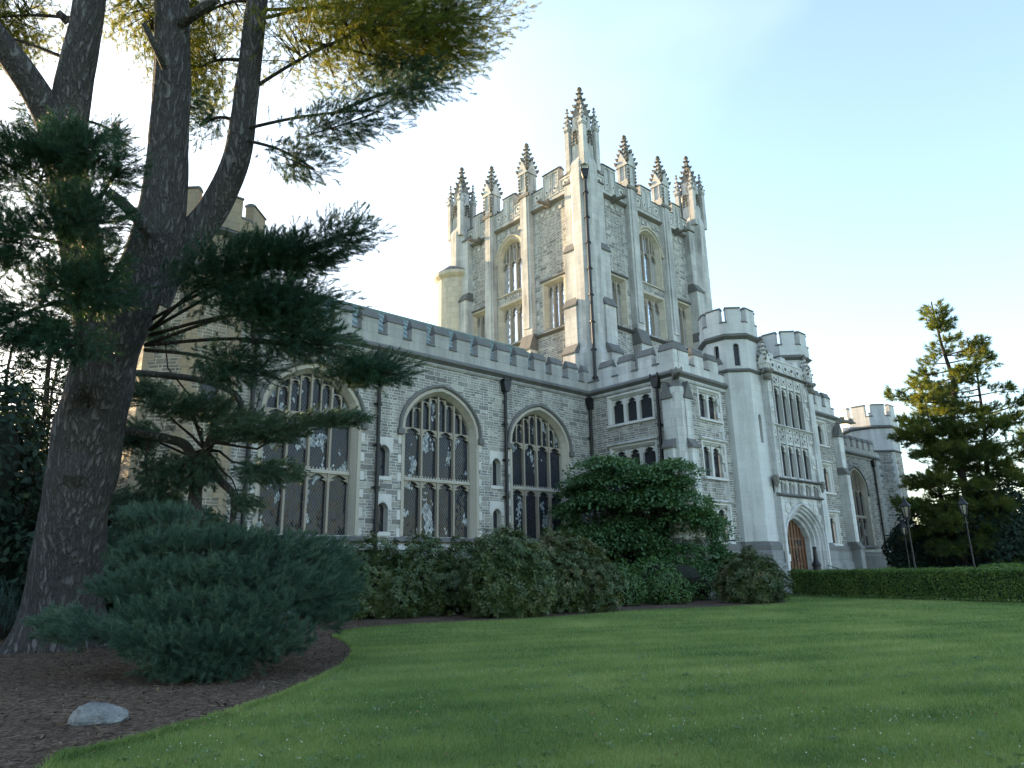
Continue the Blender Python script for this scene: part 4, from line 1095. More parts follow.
def big_pine():
    D = 16.6
    base = at(57, 650, 16.6); base[2] = 0
    t = empty('pine_tree', base, 'huge many-stemmed pine with furrowed grey bark rising from the mulch bed', 'tree')
    mb = MB()
    def A(l, d=D): return [tuple(at(x, y, d+(dd if len(q) else 0))) for (x, y, *q) in l for dd in [q[0] if q else 0]]
    k = D/FPX
    b0 = base.copy(); b0[2] = -.25
    main = [tuple(b0)]+A([(63, 605), (69, 550), (81, 480), (93, 415), (110, 350), (138, 285, .1), (160, 225, .2), (168, 150, .3), (172, 80, .5), (172, 0, .8), (170, -90, 1.4), (168, -200, 2)])
    dv2 = at(82, 405, D-.8); knob = at(74, 470, D-.8)
    rough_tube(mb, main, [46*k, 34*k, 32*k, 31*k, 30*k, 27.5*k, 24*k, 22.5*k, 19*k, 17.5*k, 16*k, 14*k, 10*k], 40, 'bark_pine', .09, 1.1, 3, .42, [(tuple(dv2), .38, -.5), (tuple(knob), .42, .30), (tuple(at(60, 400, D-.9)), .4, .18)])
    rough_tube(mb, A([(88, 425, -.05), (94, 345, -.15), (86, 270, -.25), (72, 205, -.3), (66, 145, -.3), (76, 75, -.2), (90, 0, 0), (98, -90, .3)]), [13*k, 17*k, 19*k, 19*k, 18*k, 16*k, 14*k, 11*k], 28, 'bark_pine', .07, 1.3, 11)
    rough_tube(mb, A([(64, 160, -.3), (48, 115, -.5), (24, 75, -.8), (0, 42, -1.1), (-40, -10, -1.6)]), [15*k, 14*k, 13*k, 12*k, 9*k], 20, 'bark_pine', .07, 1.5, 5)
    rough_tube(mb, A([(150, 300, .4), (178, 252, .6), (212, 212, .8), (236, 158, .9), (247, 90, 1.0), (256, 10, 1.2), (268, -80, 1.5)]), [19*k, 17*k, 15*k, 13.5*k, 12*k, 11*k, 8*k], 26, 'bark_pine', .07, 1.3, 17)
    for l, r in (([(152, 234, -.6), (130, 210, -1.0), (107, 191, -1.3)], (7, 5.5, 4.5)), ([(166, 68, -.2), (156, 48, -.5), (144, 24, -.6)], (4.5, 3.5, 2.5)), ([(182, 22, .4), (200, 10, .2), (216, 0, .1)], (6, 5, 4)), ([(68, 22, 0), (58, 12, -.2)], (4, 3))):
        rough_tube(mb, A(l), [q*k for q in r], 12, 'bark_pine', .08, 3, 2)
    mb.build('trunk', t, smooth=True)
    # boughs: (from, to) in the picture with depth, then needle plumes round the outer part
    NP, ND, NL, HI = [], [], [], []; bm = MB()
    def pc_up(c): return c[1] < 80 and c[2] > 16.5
    def bough(a, b, c, rad, n, dirs=(1, .1, 0), L=(.22, .42), thick=.05, spread=.75):
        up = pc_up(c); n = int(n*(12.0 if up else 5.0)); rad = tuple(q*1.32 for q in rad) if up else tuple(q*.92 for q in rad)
        pa, pc, pb = at(*a), at(*b), at(*c)
        path = catmull([pa, (pa+pb)/2+np.array([0, 0, .15]), pb, pc], 5)
        rr = np.linspace(thick, .012, len(path)); bm.tube([tuple(p) for p in path], list(rr), 6, 'bark_dark', cap=False)
        P = cloud(np.zeros(3), rad, n)+pb+(pc-pb)*(-.35+1.2*rng.uniform(0, 1, (n, 1)) if up else .9*rng.uniform(0, 1, (n, 1))**.8)
        # every plume grows out from the nearest point of the bough
        pts = np.array(path[len(path)//4:]); j = np.argmin(((P[:, None]-pts[None])**2).sum(2), 1); root = pts[j]
        out = norm(P-root+rng.normal(0, .08, P.shape)); d = norm(out*spread+dirv(dirs)*.7+rng.normal(0, .5 if up else .34, P.shape))
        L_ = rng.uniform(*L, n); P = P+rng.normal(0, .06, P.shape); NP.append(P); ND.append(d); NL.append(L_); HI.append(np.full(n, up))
        # side branches that carry the plumes
        for q in rng.choice(n, max(4, n//12), replace=False):
            bm.tube(wob(root[q], P[q], 3, .05), [.016, .012, .009, .006], 4, 'bark_dark', cap=False)
    # left mass in front of the trunk
    for a in [((70, 200, 16), (45, 150, 14), (98, 155, 13.2), (.75, .34, .7), 120, (1, .25, -.3)),
              ((70, 215, 16), (40, 180, 14), (-20, 150, 13.5), (1.2, .4, .8), 150, (-.3, .2, -.3)),
              ((80, 240, 16), (55, 215, 14), (95, 222, 13.4), (.75, .4, .7), 130, (1, .05, -.2)),
              ((80, 250, 16), (30, 245, 13.8), (-30, 235, 13), (1.1, .5, .8), 170, (-.4, 0, -.3)),
              ((85, 280, 16), (50, 285, 14), (100, 290, 13.5), (.8, .38, .7), 150, (1, -.1, -.2)),
              ((80, 300, 16), (35, 310, 14), (-10, 330, 13.5), (1.0, .42, .7), 130, (-.3, -.3, -.2)),
              ((80, 300, 16), (45, 332, 14), (78, 345, 13.5), (.7, .22, .6), 70, (.2, -.5, -.2)),
              ((85, 230, 16), (100, 190, 13.8), (122, 165, 13.4), (.35, .2, .3), 24, (1, .5, -.2)),
              ((85, 290, 16), (95, 262, 13.8), (112, 258, 13.5), (.35, .22, .3), 24, (1, .1, -.2)),
              ((150, 330, 16.8), (185, 285, 15.8), (230, 270, 15.4), (.9, .35, .6), 80, (.8, 0, -.2)),
              ((150, 335, 16.8), (250, 300, 15.2), (300, 310, 14.8), (1.0, .36, .6), 90, (.9, -.2, -.2)),
              # upper left
              ((90, 20, 17), (30, 10, 18), (-30, 20, 18), (1.2, .7, 1.0), 120, (-.6, .1, 0)),
              ((70, 60, 17), (20, 20, 18), (-40, 30, 18), (1.0, .6, 1.0), 90, (-.6, 0, 0)),
              ((66, 120, 17), (105, 140, 18), (118, 135, 18.5), (.25, .45, .3), 26, (.3, 0, 0)),
              ((90, -60, 17), (120, -30, 18), (150, 20, 18), (1.0, .7, 1.0), 90, (.3, -.3, 0)),
              ((10, 60, 16), (35, 105, 17.5), (45, 150, 17.5), (.5, .5, .5), 30, (.2, -.4, 0)),
              # boughs across the building
              ((150, 320, 16.8), (225, 262, 15.5), (300, 255, 15), (1.25, .40, .8), 170, (1, .05, -.2)),
              ((150, 330, 16.8), (270, 262, 15.2), (325, 246, 14.8), (.8, .26, .6), 85, (1, .25, 0)),
              ((290, 262, 15), (330, 240, 14.6), (362, 232, 14.2), (.6, .32, .5), 42, (1, .5, 0)),
              ((145, 345, 16.6), (225, 305, 15.5), (310, 300, 15), (1.3, .32, .8), 150, (1, -.1, -.2)),
              ((145, 345, 16.6), (265, 330, 15.3), (330, 345, 15), (1.0, .38, .7), 120, (1, -.3, -.1)),
              ((145, 350, 16.6), (210, 355, 15.6), (255, 375, 15.2), (.8, .28, .6), 80, (.8, -.4, -.1)),
              ((240, 340, 15.3), (340, 372, 14.8), (385, 372, 14.5), (.8, .22, .5), 100, (1, .12, 0)),
              # upper crown over the building
              ((250, 90, 17.6), (300, 55, 18), (365, 30, 18), (1.6, .75, 1.2), 160, (.9, -.1, 0)),
              ((256, 20, 17.8), (310, 10, 18.6), (390, 0, 19), (1.6, .7, 1.3), 140, (1, 0, 0)),
              ((258, 10, 17.8), (370, 30, 18.8), (440, 15, 19), (1.5, .8, 1.2), 170, (1, .15, 0)),
              ((300, 20, 18), (400, 50, 19), (442, 48, 19), (1.0, .45, .8), 80, (1, -.1, 0)),
              ((300, 40, 18), (370, 75, 18.4), (440, 80, 18.6), (1.2, .4, .8), 90, (1, -.2, 0)),
              ((240, 130, 17.4), (300, 138, 17.2), (375, 112, 17.2), (1.1, .36, .8), 100, (1, .2, 0)),
              ((330, 115, 17.2), (380, 100, 17.3), (428, 86, 17.3), (.8, .22, .5), 45, (1, .15, 0)),
              ((244, 140, 17.4), (280, 155, 17.2), (315, 170, 17.2), (.7, .3, .6), 50, (.8, -.3, 0)),
              ((240, 60, 17.6), (215, 60, 18.5), (195, 70, 18.6), (.6, .9, .8), 80, (-.4, -.1, 0)),
              ((235, 120, 17.4), (215, 110, 18), (200, 125, 18), (.45, .5, .5), 34, (-.5, -.2, 0)),
              ((256, 0, 17.8), (230, -10, 18.8), (200, 15, 18.6), (.9, .5, .8), 70, (-.4, -.1, 0)),
              # overhead, out of the picture's top
              ((256, -40, 18), (300, -60, 19.5), (420, -70, 20), (2.6, .8, 1.8), 130, (.8, .1, 0)),
              ((170, -100, 18), (140, -90, 18.5), (60, -110, 18.5), (2.4, .8, 1.8), 110, (-.5, .1, 0))]:
        bough(*a)
    bm.build('branches', t)
    P, Dd, L = np.concatenate(NP), np.concatenate(ND), np.concatenate(NL)
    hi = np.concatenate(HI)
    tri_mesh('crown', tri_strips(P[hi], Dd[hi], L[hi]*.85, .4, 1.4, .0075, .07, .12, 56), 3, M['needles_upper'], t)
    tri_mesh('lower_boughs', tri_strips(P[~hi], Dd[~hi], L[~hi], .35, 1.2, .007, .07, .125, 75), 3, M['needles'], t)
big_pine()

def shrub_pine():
    c = at(215, 640, 12.5); c[2] = 0
    t = empty('shrub_pine', c, 'low spreading pine shrub with soft blue-green needles beside the big trunk', 'shrub')
    NP, ND, NL = [], [], []; bm = MB()
    tiers = [((205, 545, 14), (1.5, .20, .8), 230, (.2, .45, -.2)), ((290, 555, 14), (1.1, .26, .8), 190, (.6, .35, -.2)), ((200, 580, 13), (1.35, .25, .7), 230, (-.1, .4, -.4)),
             ((300, 590, 13.2), (1.05, .35, .8), 230, (.7, .2, -.2)), ((210, 612, 12.0), (1.5, .22, .6), 240, (0, .35, -.5)), ((120, 632, 11.6), (1.3, .15, .5), 170, (-.6, .25, -.4)),
             ((190, 645, 11.2), (1.1, .20, .5), 230, (-.1, .25, -.5)), ((255, 640, 11.6), (.85, .28, .6), 190, (.5, .2, -.4)), ((200, 668, 11.0), (.9, .12, .4), 130, (0, .1, -.5)), ((320, 610, 13), (.55, .3, .5), 90, (.9, .15, -.1)),
             ((160, 520, 14.6), (.9, .18, .6), 90, (-.2, .5, 0)), ((330, 570, 13.6), (.45, .22, .4), 60, (.9, .3, 0)), ((70, 622, 11.8), (.5, .12, .4), 60, (-.8, .3, -.2)), ((140, 590, 13.0), (.8, .24, .6), 120, (-.4, .35, -.2)), ((150, 560, 14.0), (.8, .22, .6), 100, (-.3, .4, -.1))]
    root = c+np.array([0, 0, .05])+FWD*.6
    for pc, rad, n, dr in tiers:
        n = int(n*3.0); rad = (rad[0]*1.05, rad[1]*1.3, rad[2]*1.15)
        p0 = at(*pc); end = p0+dirv(dr)*.5
        path = catmull([root, root+(p0-root)*.4+np.array([0, 0, .25]), p0, end], 5)
        bm.tube([tuple(q) for q in path], list(np.linspace(.06, .012, len(path))), 6, 'bark_dark', cap=False)
        P = cloud(p0, rad, n); P[:, 2] = np.maximum(P[:, 2], .05)
        d = norm(dirv(dr)+rng.normal(0, .6, P.shape)+norm(P-root)*.5); NP.append(P); ND.append(d); NL.append(rng.uniform(.12, .26, n))
        for q in range(0, n, 12): bm.tube(wob(path[len(path)//2], P[q], 3, .06), [.014, .011, .008, .005], 4, 'bark_dark', cap=False)
    bm.build('branches', t)
    P, Dd, L = np.concatenate(NP), np.concatenate(ND), np.concatenate(NL)
    tri_mesh('foliage', tri_strips(P, Dd, L, .3, 1.1, .0055, .06, .115, 95), 3, M['needles_blue'], t)
    # pale candles at the tips
    k = rng.choice(len(P), 140, replace=False); cp = P[k]+Dd[k]*L[k, None]; cd = norm(Dd[k]*.4+np.array([0, 0, 1.]))
    tri_mesh('candles', tri_strips(cp, cd, np.full(len(k), .14), .05, .22, .006, .05, .09, 22), 3, mat_leaf('pale_candles', [(.09, .16, .09), (.14, .22, .12)], .2), t)
shrub_pine()

def crooked_pine():
    c = at(196, 560, 19.5); c[2] = 0
    t = empty('small_pine', c, 'small dark pine with bare crooked grey limbs between trunk and wing', 'tree')
    mb = MB(); D = 18.2; k = D/FPX
    A = lambda l: [tuple(at(x, y, D+(q[0] if q else 0))) for x, y, *q in l]
    low = A([(194, 590), ]); b = at(194, 560, D); b[2] = -.1
    rough_tube(mb, [tuple(b)]+A([(195, 500), (199, 470), (208, 448), (214, 425)]), [7*k, 6.2*k, 5.5*k, 4.8*k, 4*k], 12, 'bark_grey', .1, 3, 4)
    for l, r in (([(197, 478), (188, 448), (165, 438, -.2), (132, 432, -.4), (110, 425, -.4)], (5, 5, 4.4, 4.2, 4)),
                 ([(204, 460), (220, 480), (234, 497, -.2), (232, 525, -.3)], (4.5, 4, 3.6, 2.8)),
                 ([(212, 430), (218, 412), (238, 395, -.1)], (3.4, 3, 2)),
                 ([(110, 372, .3), (150, 374, 0), (200, 380, -.2), (232, 392, -.3), (242, 408, -.3), (236, 424, -.2), (224, 436, 0), (213, 440, 0)], (3.6, 3.4, 3.2, 3.2, 3, 2.8, 2.4, 2.2)),
                 ([(196, 500), (204, 520), (206, 545)], (2, 1.6, 1)), ([(150, 436, -.2), (146, 460), (148, 490)], (2, 1.6, 1))):
        rough_tube(mb, A(l), [q*k for q in r], 9, 'bark_grey', .1, 3, 8)
    mb.build('trunk', t, smooth=True)
    NP, ND, NL = [], [], []; bm = MB()
    for pc, rad, n, dr in [((190, 412, 18), (1.3, .32, .9), 150, (.4, .2, -.2)), ((255, 430, 17.4), (1.4, .36, .9), 190, (.9, .12, -.2)), ((330, 420, 17), (.9, .18, .5), 70, (1, .2, 0)), ((180, 470, 18.2), (1.2, .55, .8), 190, (.1, -.2, -.2)),
                          ((265, 470, 17.6), (1.0, .30, .7), 100, (.7, -.3, 0)), ((150, 500, 18.6), (1.0, .55, .8), 150, (-.2, -.2, 0)), ((150, 395, 18.4), (.8, .3, .6), 80, (-.4, .2, 0)), ((165, 340, 18.6), (.5, .28, .5), 46, (-.2, .2, 0)),
                          ((240, 500, 18), (.5, .25, .5), 34, (.4, -.3, 0)), ((140, 440, 18.6), (.7, .5, .6), 110, (-.3, .1, 0)), ((135, 545, 18.8), (.8, .5, .6), 110, (-.2, .2, 0)), ((185, 530, 18.6), (.9, .4, .6), 90, (.2, .2, 0))]:
        n = int(n*3.0); p0 = at(*pc); P = cloud(p0, rad, n); d = norm(dirv(dr)+rng.normal(0, .42, P.shape)); NP.append(P); ND.append(d); NL.append(rng.uniform(.2, .38, n))
        j = at(205, 450, D)
        bm.tube(wob(j, p0, 4, .05), [.05, .04, .03, .022, .015], 5, 'bark_dark', cap=False)
        for q in range(0, n, 16): bm.tube(wob(p0, P[q], 3, .06), [.014, .011, .008, .005], 4, 'bark_dark', cap=False)
    bm.build('branches', t)
    P, Dd, L = np.concatenate(NP), np.concatenate(ND), np.concatenate(NL)
    tri_mesh('crown', tri_strips(P, Dd, L, .35, 1.15, .0085, .07, .12, 75), 3, M['needles_blue'], t)
crooked_pine()

def leaves_from(P, N, size, asp=.5, droop=.25):
    n = len(P); N = norm(N); ax = norm(np.cross(N, rand_unit(n))); ax = norm(ax-np.array([0, 0, droop])); sd = norm(np.cross(ax, N))
    L = size*rng.uniform(.7, 1.3, (n, 1)); W = L*asp
    fold = N*W*.18
    return np.stack([P-ax*L*.5, P+sd*W*.5+fold, P+ax*L*.5, P-sd*W*.5+fold], 1).reshape(-1, 3)
def whorls(P, N, size):
    N = norm(N); k = 8; n = len(P)
    t1 = norm(np.cross(N, rand_unit(n))); t2 = np.cross(N, t1); out = []
    for i in range(k):
        a = 2*np.pi*i/k+rng.uniform(-.3, .3, (n, 1)); d = norm(t1*np.cos(a)+t2*np.sin(a)+N*rng.uniform(-.1, .7, (n, 1))); sd = norm(np.cross(d, N))
        L = size*rng.uniform(.75, 1.2, (n, 1)); W = L*.17; b = P+d*L*.12
        out.append(np.stack([b, b+d*L*.5+sd*W, b+d*L-N*L*.12, b+d*L*.5-sd*W], 1))
    return np.concatenate(out).reshape(-1, 3)
def lobed_bush(name, label, lobes, n, size, mat, group=None, cat='shrub', core=True, extra=None, stems=5):
    cx = np.mean([l[0] for l in lobes]); cy = np.mean([l[1] for l in lobes])
    t = empty(name, (cx, cy, 0), label, cat, group)
    w = np.array([l[3]*l[4]+l[3]*l[5] for l in lobes]); w = w/w.sum(); Ps, Ns = [], []
    for l, f in zip(lobes, w):
        m = int(n*f*1.5); u = rand_unit(m); c = np.array(l[:3]); r = np.array(l[3:6])
        bumps = np.array([mnoise.noise(Vector(q*2.6+c)) for q in u])
        rad = (rng.uniform(.72, 1.0, m)**.5*(1+.34*bumps)+rng.normal(0, .03, m))[:, None]
        p = c+u*r*rad; ok = p[:, 2] > .06
        for l2 in lobes:
            if l2 is l: continue
            q = (p-np.array(l2[:3]))/np.array(l2[3:6]); ok &= (q**2).sum(1) > .5
        Ps.append(p[ok]); Ns.append((u/r*r.mean()+rand_unit(m)*.75+np.array([0, 0, .35]))[ok])
    P = np.concatenate(Ps); N = np.concatenate(Ns)
    if name == 'rhododendron' and mat is not RH2:
        q = rng.choice(len(P), len(P)//3, replace=False)
        tri_mesh('foliage', whorls(P[q], N[q]+np.array([0, 0, .4]), size*1.0), 4, mat, t)
    else: tri_mesh('foliage', leaves_from(P, N, size), 4, mat, t)
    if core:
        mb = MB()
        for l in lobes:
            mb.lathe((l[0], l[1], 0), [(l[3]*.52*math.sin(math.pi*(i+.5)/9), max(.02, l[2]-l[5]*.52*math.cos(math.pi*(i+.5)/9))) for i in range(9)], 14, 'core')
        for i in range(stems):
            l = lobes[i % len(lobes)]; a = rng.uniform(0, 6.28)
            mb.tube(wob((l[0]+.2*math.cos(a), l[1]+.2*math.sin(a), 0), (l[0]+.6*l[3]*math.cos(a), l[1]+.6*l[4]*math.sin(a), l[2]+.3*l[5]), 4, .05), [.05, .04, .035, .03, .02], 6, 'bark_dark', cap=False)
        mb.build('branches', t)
    if extra and False:
        k = rng.choice(len(P), min(extra[0], len(P)), replace=False)
        q = np.repeat(P[k]+norm(N[k])*.05, 7, 0)+rng.normal(0, .035, (len(k)*7, 3))
        tri_mesh('faded_flowers', leaves_from(q, rand_unit(len(q)), .07, .6), 4, extra[1], t)
    return t
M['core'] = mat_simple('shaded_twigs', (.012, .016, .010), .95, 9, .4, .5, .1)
RH = mat_leaf('rhododendron_leaves', [(.022, .050, .016), (.045, .082, .025), (.080, .118, .036), (.16, .165, .065)], .18, .42, .5, 1.0)
RH3 = mat_leaf('rust_flecked_rhododendron_leaves', [(.022, .048, .016), (.046, .080, .025), (.076, .105, .034), (.19, .12, .068)], .18, .45, .45, 1.0)
RH2 = mat_leaf('bright_shrub_leaves', [(.03, .08, .022), (.055, .12, .032), (.085, .16, .045)], .2, .45, .45, 1.2)
FADE = mat_leaf('faded_rhododendron_blooms', [(.09, .045, .03), (.15, .075, .05), (.20, .12, .08)], .1, .8, .2, 1.5)
def bush(label, px0, px1, ptop, pbase, deep, n, fl, mat=RH, nl=4, sz=.15, front=None, group=None):
    g = gnd((px0+px1)/2, pbase); dep = (CM @ (g-EYE))[2]
    W = (px1-px0)/FPX*dep/2; c = g+FWD*deep*.9; dc = (CM @ (c-EYE))[2]
    H = (at((px0+px1)/2, ptop, dc))[2]
    lobes = [(c[0], c[1], H*.44, W*1.0, deep*.85, H*.56)]
    for i in range(nl):
        q = -1+2*(i+.5)/nl; o = RIGHT*W*.62*q+FWD*rng.uniform(-.25, .1)*deep
        hh = H*rng.uniform(.78, .98)*(1-.18*abs(q)); lobes.append((c[0]+o[0]*1.12, c[1]+o[1]*1.12, hh*.44, W*rng.uniform(.38, .52), deep*.8, hh*.52))
    return lobed_bush('rhododendron', label, lobes, n, sz, mat if fl < 200 else RH3, group)
G = 'shrubs along the foot of the library'
bush('loose olive-green rhododendron just right of the low pine shrub', 318, 415, 541, 620, 1.3, 8500, 120, group=G)
bush('dark rhododendron under the second arched window from the left', 385, 455, 536, 617, 1.2, 6500, 70, group=G)
bush('rhododendron with a gap under its branches below the middle window', 428, 500, 538, 614, 1.2, 6500, 70, group=G)
bush('tall bushy rhododendron at the front of the middle of the shrub row', 462, 552, 528, 619, 1.4, 9500, 140, group=G)
bush('widest rounded rhododendron flecked with faded brown blooms', 505, 618, 530, 614, 1.9, 13500, 420, group=G, nl=5)
bush('small bright green shrub right of the widest rhododendron', 600, 648, 562, 607, 1.0, 3600, 0, RH2, group=G, nl=3, sz=.13)
bush('low bright green shrub at the foot of the dogwood trunk', 650, 695, 567, 605, .9, 3200, 0, RH2, group=G, nl=3, sz=.13)
bush('rounded rust-flecked rhododendron between dogwood and clipped hedge', 733, 791, 551, 604, 1.4, 7000, 330, group=G, nl=3)

bush('dark green shrub in the shade beneath the dogwood', 615, 740, 548, 602, 1.3, 7500, 0, RH2, group=G, nl=4, sz=.14)
def layered_tree():
    c = gnd(672, 600); c = c+FWD*1.6; dep = (CM @ (c-EYE))[2]; k = dep/FPX
    t = empty('dogwood_tree', c, 'layered leafy green dogwood in front of the corner buttress', 'tree')
    mb = MB(); A = lambda l: [tuple(at(x, y, dep+(q[0] if q else 0))) for x, y, *q in l]
    def root(px): p = at(px, 585, dep); p[2] = -.05; return tuple(p)
    fork = at(640, 560, dep)
    rough_tube(mb, [root(655)]+A([(652, 575), (645, 550), (640, 520), (636, 490)]), [.16, .14, .12, .10, .05], 10, 'bark_grey', .1, 3, 1)
    rough_tube(mb, [root(686)]+A([(686, 580), (685, 560), (688, 530), (695, 505)]), [.22, .17, .15, .1, .05], 10, 'bark_grey', .1, 3, 2)
    for l, r in (([(650, 572), (625, 560), (600, 545), (578, 528)], (.08, .07, .06, .03)), ([(645, 550), (620, 525), (590, 505)], (.07, .05, .03)), ([(686, 560), (710, 545), (735, 540)], (.07, .05, .03)), ([(640, 530), (660, 500), (680, 475)], (.06, .05, .02)), ([(640, 520), (622, 490), (612, 470)], (.05, .04, .02))):
        rough_tube(mb, A(l), list(r), 7, 'bark_grey', .1, 3, 5)
    mb.build('trunk', t)
    layers = [(615, 462, 42, 10), (590, 478, 30, 9), (640, 478, 48, 10), (672, 472, 34, 10), (605, 500, 46, 10), (660, 495, 55, 10), (575, 498, 22, 9), (682, 482, 20, 6), (690, 503, 26, 9), (625, 520, 50, 10), (675, 520, 55, 10), (585, 525, 38, 12), (704, 527, 22, 10), (640, 540, 45, 9), (685, 545, 38, 10), (712, 548, 14, 10), (572, 512, 16, 14),
              (600, 545, 30, 10), (655, 560, 40, 10), (615, 560, 30, 9), (690, 575, 30, 12), (722, 562, 12, 10), (712, 600, 16, 8), (680, 530, 40, 12), (690, 555, 40, 12), (705, 578, 34, 12), (670, 588, 26, 10), (650, 545, 40, 10), (700, 565, 34, 14), (718, 585, 22, 18), (728, 570, 14, 14)]
    Ps, Ns = [], []; bm = MB()
    for (x, y, w, h) in layers:
        for s in range(4):
            dd = rng.uniform(-1.4, 1.4); pc = at(x+rng.uniform(-9, 9), y+rng.uniform(-9, 9), dep+dd); W = w*k*rng.uniform(.6, .9)
            m = int(560*W**1.1)+120; u = rng.normal(size=(m, 2))*.5; r2 = np.hypot(u[:, 0], u[:, 1]); u = u[r2 < 1.25]; m = len(u)
            drop = -.30*W*(np.hypot(u[:, 0], u[:, 1])**2)*.8
            P = pc+u[:, :1]*W*RIGHT+u[:, 1:]*W*.8*FWD+np.c_[np.zeros((m, 2)), drop+rng.normal(0, h*k*.22, m)]
            Ps.append(P); Ns.append(np.array([0, 0, 1.])+rng.normal(0, .38, (m, 3))+.35*(u[:, :1]*RIGHT+u[:, 1:]*FWD))
            j = at(640+(x-640)*.35, min(560, y+45), dep); bm.tube(wob(j, pc, 4, .04), [.04, .03, .022, .016, .008], 5, 'bark_grey', cap=False)
            for q in rng.choice(m, 5, replace=False): bm.tube(wob(pc, P[q], 2, .05), [.012, .009, .005], 4, 'bark_grey', cap=False)
    bm.build('branches', t)
    P, N = np.concatenate(Ps), np.concatenate(Ns); ok = P[:, 2] > .1
    tri_mesh('crown', leaves_from(P[ok], N[ok], .19, .55, .5), 4, mat_leaf('dogwood_leaves', [(.03, .075, .032), (.055, .125, .052), (.085, .17, .07), (.13, .215, .10)], .28, .45, .45, 1.0), t)
layered_tree()

def weeds():
    n = 420; d = rng.uniform(5.6, 16, n); az = R_(42.6)+rng.uniform(-.7, .7, n); x, y = d*np.sin(az), d*np.cos(az)
    ok = ~inside(x, y, bed_poly); P = np.c_[x[ok], y[ok], np.full(ok.sum(), .02)]
    P = np.concatenate([P, P+rng.normal(0, .06, P.shape)*np.array([1, 1, 0])])
    tag(tri_mesh('lawn_weeds', whorls(P, np.tile([0, 0, 1.], (len(P), 1))+rng.normal(0, .2, P.shape), .06), 4, mat_leaf('broad_weed_leaves', [(.06, .12, .045), (.10, .17, .07), (.15, .21, .10)], .2, .6, .3, 1)), kind='stuff')
weeds()
# --- clipped hedges along the entrance path
M['hedge'] = mat_leaf('hedge_leaves', [(.03, .07, .016), (.058, .115, .025), (.10, .175, .036), (.20, .27, .055)], .25, .5, .35, 1.3)
def hedge(label, p0, p1, wid, z0, z1, n, size):
    p0, p1 = np.array(p0, float), np.array(p1, float); L = np.linalg.norm(p1-p0); d = (p1-p0)/L; s = np.array([-d[1], d[0]])
    c = (p0+p1)/2
    t = empty('clipped_hedge', (c[0], c[1], 0), label, 'hedge', 'clipped hedges beside the path')
    a = rng.uniform(0, L, n); side = rng.uniform(0, 1, n); q = rng.uniform(-1, 1, n)
    H = z1-z0; tot = 2*H+wid; b = side*tot
    lump = np.array([mnoise.noise(Vector((x*.9, y*3, 0))) for x, y in zip(a, side)])*.10+np.array([mnoise.noise(Vector((x*.3, 9, 0))) for x in a])*.05
    off = np.where(b < H, -wid/2, np.where(b > H+wid, wid/2, b-H-wid/2)); z = np.where(b < H, z0+b, np.where(b > H+wid, z1-(b-H-wid), z1))
    nrm = np.where((b < H)[:, None], np.r_[-s, 0], np.where((b > H+wid)[:, None], np.r_[s, 0], np.array([0, 0, 1.])))
    P = np.c_[p0+a[:, None]*d+off[:, None]*s, z]+nrm*(lump+rng.normal(-.03, .045, n))[:, None]
    tri_mesh('foliage', leaves_from(P, nrm+rand_unit(n)*.9, size, .55), 4, M['hedge'], t)
    mb = MB(); fr = Fr((p0[0], p0[1], 0), (d[0], d[1], 0), (s[0], s[1], 0))
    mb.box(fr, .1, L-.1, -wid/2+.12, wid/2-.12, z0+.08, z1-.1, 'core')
    x = .3
    while x < L-.2:
        for k in (-1, 0, 1):
            y = k*wid*.25+rng.uniform(-.06, .06); b_ = fr.P(x, y, 0); 
            mb.tube(wob(b_, fr.P(x+rng.uniform(-.3, .3), y+rng.uniform(-.2, .2), z0+.35), 3, .08), [.03, .024, .02, .015], 5, 'bark_dark', cap=False)
        x += rng.uniform(.35, .7)
    mb.build('stems', t)
hedge('long clipped hedge along the near side of the path', (36.9, 18.2), (31.6, .5), 1.3, .04, 1.24, 70000, .075)
hedge('low clipped hedge on the far side of the entrance path', (45.2, 16.8), (43.5, -6), 1.3, .12, 1.22, 22000, .085)
hedge('short clipped hedge by the driveway beyond the lamp posts', (52.5, 13.2), (72.0, 15.5), 1.2, .1, 1.3, 16000, .10)

# --- lamp posts
def lamp_post(x, y, h, label):
    t = empty('lamp_post', (x, y, 0), label, 'lamp post', 'black lamp posts by the entrance path')
    b = MB(); hl = h-1.05
    b.lathe((x, y, 0), [(.2, 0), (.2, .12), (.15, .18), (.15, .7), (.17, .74), (.09, .85), (.05, 1.1), (.042, 2.0), (.06, 2.04), (.04, 2.1), (.034, hl-.1), (.08, hl-.06), (.05, hl)], 12, 'iron')
    f = face_y(y); b.tube([(x-.35, y, hl-.4), (x+.35, y, hl-.4)], .018, 6, 'iron')
    for s in (-.36, .36): b.blob((x+s, y, hl-.4), (.035,)*3, 'iron', 0, 5)
    b.build('post', t)
    l = MB()
    for k in range(6):
        a = k*math.pi/3; l.tube([(x+.11*math.cos(a), y+.11*math.sin(a), hl), (x+.21*math.cos(a), y+.21*math.sin(a), hl+.55)], .022, 5, 'iron')
    l.lathe((x, y, hl), [(.06, 0), (.12, .0), (.11, .05), (.04, .06)], 6, 'iron')
    l.lathe((x, y, hl), [(.23, .54), (.27, .57), (.2, .66), (.12, .76), (.10, .80), (.12, .82), (.05, .9), (.03, .98), (.045, 1.0), (0, 1.05)], 6, 'iron')
    lt = l.build('lantern', t)
    g = MB(); g.lathe((x, y, hl), [(.09, .06), (.18, .53)], 6, 'lampglass'); g.build('lantern_glass', lt)
lamp_post(37.2, 12.45, 4.7, 'black lantern post nearest the right end of the building')
lamp_post(43.2, 11.6, 5.0, 'black lantern post standing before the tall right-hand pine')
lamp_post(57.5, 19.6, 4.6, 'small far-off black lantern post seen below the left lantern')

